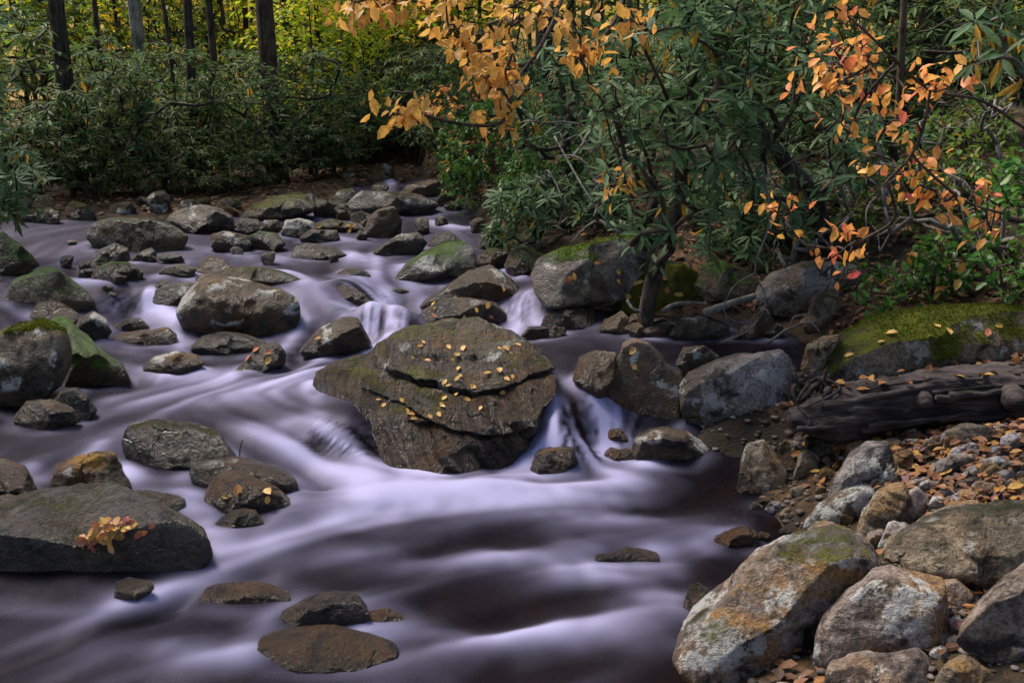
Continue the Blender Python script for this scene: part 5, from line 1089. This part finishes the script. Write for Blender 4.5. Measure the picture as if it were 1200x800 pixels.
# ------------------------------------------------------------------ leaf litter (ground cover)
def flat_leaves(mb, P, Nn, L, lv, wr=.62):
    n = len(P); T = np.cross(rnd(n), Nn); add_leaves(mb, P + Nn * .008, T, unit(Nn + rnd(n) * .3), L, L * wr, lv, True, RNG.uniform(-.2, .25, (n, 1)), .2)
def gnorm(x, y):
    e = .05; return unit(np.stack([-(gz(x + e, y) - gz(x - e, y)) / (2 * e), -(gz(x, y + e) - gz(x, y - e)) / (2 * e), np.ones(len(x))], 1))
mb = MB()
for x0, x1, y0, y1, n, lo, hi in ((.4, 4.2, 3.2, 6.2, 2600, .045, .085), (.6, 6, 6.2, 11, 6500, .04, .07), (-8, 1, 11, 17, 2200, .06, .1), (-9, -4, 4, 12, 900, .05, .09)):
    x = RNG.uniform(x0, x1, n); y = RNG.uniform(y0, y1, n); ok = bil(_xs, _ys, GSD, x, y) > (.32 if y1 < 7 else .1); x = x[ok]; y = y[ok]
    P = np.stack([x, y, gz(x, y) + RNG.uniform(.0, .03, len(x))], 1)
    flat_leaves(mb, P, gnorm(x, y), RNG.uniform(lo, hi, len(x)), np.clip(RNG.normal(.33 if y0 > 6 else .55, .24, len(x)), 0, 1))
# thick drift of leaves on the gravel bank below the log
n = 1500; px = RNG.uniform(1040, 1290, n); py = 505 + RNG.random(n) ** 1.0 * 95; 
P = np.array([hit(a, b) for a, b in zip(px[:260], py[:260])]); j = RNG.normal(size=(2, len(P))) * .05
x = np.concatenate([P[:, 0], P[:, 0] + j[0]]); y = np.concatenate([P[:, 1], P[:, 1] + j[1]])
flat_leaves(mb, np.stack([x, y, gz(x, y) + RNG.uniform(.005, .05, len(x))], 1), gnorm(x, y), RNG.uniform(.028, .08, len(x)), np.clip(RNG.normal(.55, .28, len(x)), 0, 1))
for i in range(150):
    x = RNG.uniform(1.2, 3.6); y = RNG.uniform(3.4, 7.5)
    if bil(_xs, _ys, GSD, np.array([x]), np.array([y]))[0] < .25: continue
    a = RNG.uniform(0, 3.14); l = RNG.uniform(.04, .22); d = np.array([math.cos(a), math.sin(a)]) * l; t = np.linspace(-.5, .5, 5)[:, None]
    xy = np.array([x, y]) + d * t + RNG.normal(size=(5, 2)) * .006; tube(mb, np.concatenate([xy, gz(xy[:, 0], xy[:, 1])[:, None] + .022], 1), RNG.uniform(.0015, .004), 4, a=RNG.uniform(0, .3))
tag(link("leaf_litter", mb.mesh("leaf_litter", M_LITTER)), kind="stuff")
# gravel between the bank stones
mb = MB(); U3, F3 = ico(2); 
n = 3200; x = RNG.uniform(.7, 3.4, n); y = RNG.uniform(3.0, 6.4, n); s = bil(_xs, _ys, GSD, x, y); ok = (s > -.25) & (s < 1.6); x, y = x[ok], y[ok]
for a, b in zip(x, y):
    r = .007 + .022 * RNG.random() ** 2; V = U3 * np.array([r, r * RNG.uniform(.7, 1.2), r * .5]) * (1 + .4 * vnoise(U3 * 1.3 + a * 50, 3)[:, None])
    mb.add(V + np.array([a, b, gz(a, b)[0] + r * .3]), F3, None, RNG.random())
def gravel_mat():
    m, nt, out = new_mat("gravel"); n = N(nt)
    c = n.ramp(n("Attribute", attribute_name="lv").outputs["Fac"], [(0, (.03, .025, .02)), (.4, (.08, .06, .045)), (.75, (.15, .12, .10)), (1, (.26, .22, .20))])
    c = n.mix(1.0, c, n.ramp(n.noise(n("NewGeometry").outputs["Position"], 60, 4), [(.3, .6), (.7, 1.3)]), 'MULTIPLY')
    p = n("BsdfPrincipled", {"Base Color": c, "Roughness": .8}); nt.links.new(p.outputs[0], out.inputs[0]); return m
tag(link("gravel", mb.mesh("gravel", gravel_mat())), kind="stuff")
# ------------------------------------------------------------------ single leaves lying on the boulders
def drop_leaves(rk, poly, n, label, group, L=(.04, .065), mat=None, lvr=(0, 1), heap=0.0):
    V, F = rk['V'], rk['F']; bv = BVHTree.FromPolygons([Vector(v) for v in V], [tuple(f) for f in F]); P = np.asarray(poly, float); lo, hi = P.min(0), P.max(0); c = 0; tries = 0
    while c < n and tries < n * 40:
        tries += 1; px, py = RNG.uniform(lo, hi)
        if not inpoly(np.array([px]), np.array([py]), P)[0]: continue
        d = Vector(ray(px, py)).normalized(); loc, nor, _, _ = bv.ray_cast(Vector(CAM), d)
        if loc is None: continue
        if nor.z < 0: nor = -nor
        if nor.z < .15: continue
        mb = MB(); nn = np.array(nor)[None] + rnd(1) * (.12 + heap * 7); l = RNG.uniform(*L)
        add_leaves(mb, np.zeros((1, 3)), np.cross(rnd(1), nn), nn, l, l * RNG.uniform(.5, .75), RNG.uniform(*lvr), True, RNG.uniform(-.15, .15), .16)
        pos = np.array(loc) + np.array(nor) * (.006 + RNG.random() * heap)
        tag(link("fallen_leaf", mb.mesh("fallen_leaf", mat or M_YFALL), None, pos), label, "leaf", group); c += 1
def find(s):
    return next(r for r in ROCKS if s in r['o']["label"])
drop_leaves(find("broad layered"), [(440, 470), (470, 410), (520, 395), (600, 400), (635, 430), (590, 470), (520, 490), (470, 500)], 46, "small pale yellow fallen leaf on the broad layered midstream boulder", "leaves on the layered boulder", (.035, .06), lvr=(0, .7))
drop_leaves(find("pile of autumn"), [(88, 638), (105, 622), (140, 612), (175, 615), (182, 622), (150, 626), (125, 638), (100, 642)], 60, "orange or yellow fallen leaf in the pile on the wide grey boulder", "leaves in the pile on the grey boulder", (.04, .065), heap=.03)
for s, poly, n, lab in (("low dark boulder with leaves", [(490, 352), (580, 352), (585, 370), (495, 372)], 7, "orange fallen leaf on the low dark boulder between the cascade's arms"),
    ("yellow-green moss-covered", [(735, 315), (815, 320), (815, 350), (740, 350)], 12, "yellow fallen leaf on the yellow-green moss-covered boulder"), ("brown blocky rock with fallen", [(285, 408), (328, 406), (325, 425), (285, 425)], 5, "brown-yellow fallen leaf on the brown blocky rock"),
    ("huge mossy slab", [(980, 400), (1180, 366), (1190, 400), (1000, 440)], 8, "tan fallen leaf on the huge mossy slab boulder"), ("overhanging pale grey", [(650, 300), (750, 285), (740, 330), (650, 340)], 6, "small yellow fallen leaf on the overhanging pale grey boulder"),
    ("flat rock topped with yellowish", [(370, 259), (425, 262), (420, 270), (372, 268)], 7, "yellow fallen leaf on the flat yellowish mossy rock"), ("low flat moss-covered", [(140, 244), (200, 247), (195, 256), (145, 256)], 8, "orange fallen leaf on the low flat moss-covered boulder"),
    ("tall pyramid", [(735, 405), (770, 408), (760, 440), (730, 440)], 2, "pale yellow fallen leaf on the pyramid-shaped boulder"), ("ridged dark boulder", [(520, 330), (600, 325), (600, 345), (520, 350)], 3, "yellow fallen leaf on the ridged dark boulder"),
    ("furrowed grey-brown", [(255, 562), (330, 575), (330, 592), (260, 590)], 5, "brown-yellow fallen leaf on the furrowed rock"), ("wedge rock standing", [(362, 395), (420, 380), (425, 400), (370, 412)], 2, "yellow fallen leaf on the wedge rock above the layered boulder")):
    drop_leaves(find(s), poly, n, lab, lab.split(" on ")[1] + " leaves", (.045, .075))
# leaves caught along the top of the log
mb = MB(); 
for i in range(60):
    t = RNG.uniform(.12, .75); p = P_ = spline(lg, 200)[int(t * 199)] + np.array([0, RNG.normal() * .05, .15 + RNG.random() * .03]); m2 = MB()
    add_leaves(m2, np.zeros((1, 3)), rnd(1) * np.array([1, 1, .3]), np.array([[0, 0, 1.0]]) + rnd(1) * .35, RNG.uniform(.05, .08), .045, RNG.uniform(.5, .95), True)
    tag(link("fallen_leaf", m2.mesh("fallen_leaf", M_LITTER), None, p), "rusty fallen leaf caught between the dark log and the mossy slab", "leaf", "leaves along the fallen log")
# clover-like plants by the mottled boulder
for px, py, yy, n, lab in ((1168, 664, 4.25, 16, "small clover-like plant at the foot of the mottled grey-green boulder"), (1196, 640, 4.2, 18, "clover-like plant by the picture's edge beside the mottled boulder")):
    c = at_y(px, py + 14, yy); mb = MB(); sb = MB()
    for i in range(n):
        t = c + np.array([RNG.normal() * .04, RNG.normal() * .04, .04 + RNG.random() * .07]); tube(sb, spline([c, (c + t) / 2 + np.array([0, 0, .015]), t], 5), .0018, 4)
        a = RNG.uniform(0, 6.28) + np.arange(3) * 2.094; T = np.stack([np.cos(a), np.sin(a), np.full(3, -.15)], 1)
        add_leaves(mb, np.repeat(t[None], 3, 0), T, np.array([[0, -.3, 1.0]] * 3), .032, .03, RNG.uniform(.2, .75), True)
    root = tag(empty("clover_plant", c), lab, "plant"); link("stems", sb.mesh("stems", M_GREEN, c), root); link("foliage", mb.mesh("foliage", M_GREEN, c), root)

# ------------------------------------------------------------------ tangles of bare twigs
for lab, x, y, poly, yr, n in (("tangle of bare grey twigs under the thick slanting limb", 2.25, 8.0, [(860, 170), (1010, 190), (1000, 330), (900, 350), (860, 300)], (7.0, 8.2), 60),
    ("tangle of bare grey twigs behind the overhanging grey boulder", .75, 9.0, [(600, 130), (740, 120), (745, 285), (640, 285)], (8.0, 9.4), 60), ("bare twiggy shrub in the dim gap beside the coral leaves", 3.6, 7.4, [(1000, 120), (1190, 60), (1190, 320), (1020, 330)], (6.4, 8.0), 70)):
    b = on_ground(x, y); sk = Skel(spline([b, b + np.array([.05, 0, .4]), b + np.array([-.05, -.1, .9])], 8)); sk.grow(tips_in(poly, yr, n, .05), step=.14, jit=.05, arch=.2)
    root = tag(empty("bare_shrub", b), lab, "shrub"); mb = MB(); sk.mesh(mb, .0042, .024, 5); link("branches", mb.mesh("branches", TWIG, b), root)
# ------------------------------------------------------------------ light
SUN_EL, SUN_AZ = 57.0, -52.0      # azimuth from +Y towards +X
w = bpy.data.worlds.new("World"); scene.world = w; w.use_nodes = True
nt = w.node_tree; nt.nodes.clear()
sky = nt.nodes.new("ShaderNodeTexSky"); sky.sky_type = 'NISHITA'; sky.sun_disc = False
sky.sun_elevation = R_(SUN_EL); sky.sun_rotation = R_(SUN_AZ); sky.air_density = 1.0; sky.dust_density = 2.5; sky.ozone_density = 1.0
bg = nt.nodes.new("ShaderNodeBackground"); bg.inputs[1].default_value = .07
wo = nt.nodes.new("ShaderNodeOutputWorld"); nt.links.new(sky.outputs[0], bg.inputs[0]); nt.links.new(bg.outputs[0], wo.inputs[0])
sl = bpy.data.lights.new("sun", 'SUN'); so = bpy.data.objects.new("sun", sl); COL.objects.link(so)
sl.energy = 3.7; sl.angle = R_(24); sl.color = (1.0, .92, .82)
sd_ = Vector((math.sin(R_(SUN_AZ)) * math.cos(R_(SUN_EL)), math.cos(R_(SUN_AZ)) * math.cos(R_(SUN_EL)), math.sin(R_(SUN_EL))))
so.rotation_euler = sd_.to_track_quat('Z', 'Y').to_euler(); so.location = (0, 0, 30)
scene.view_settings.view_transform = 'Standard'; scene.view_settings.look = 'None'
scene.view_settings.exposure = 1.15; scene.view_settings.gamma = 1.0; scene.view_settings.use_curve_mapping = False
scene.render.engine = 'CYCLES'
cy = scene.cycles; cy.use_denoising = True; cy.max_bounces = 6; cy.diffuse_bounces = 3; cy.glossy_bounces = 3; cy.transparent_max_bounces = 8; cy.transmission_bounces = 4
cy.sample_clamp_indirect = 6
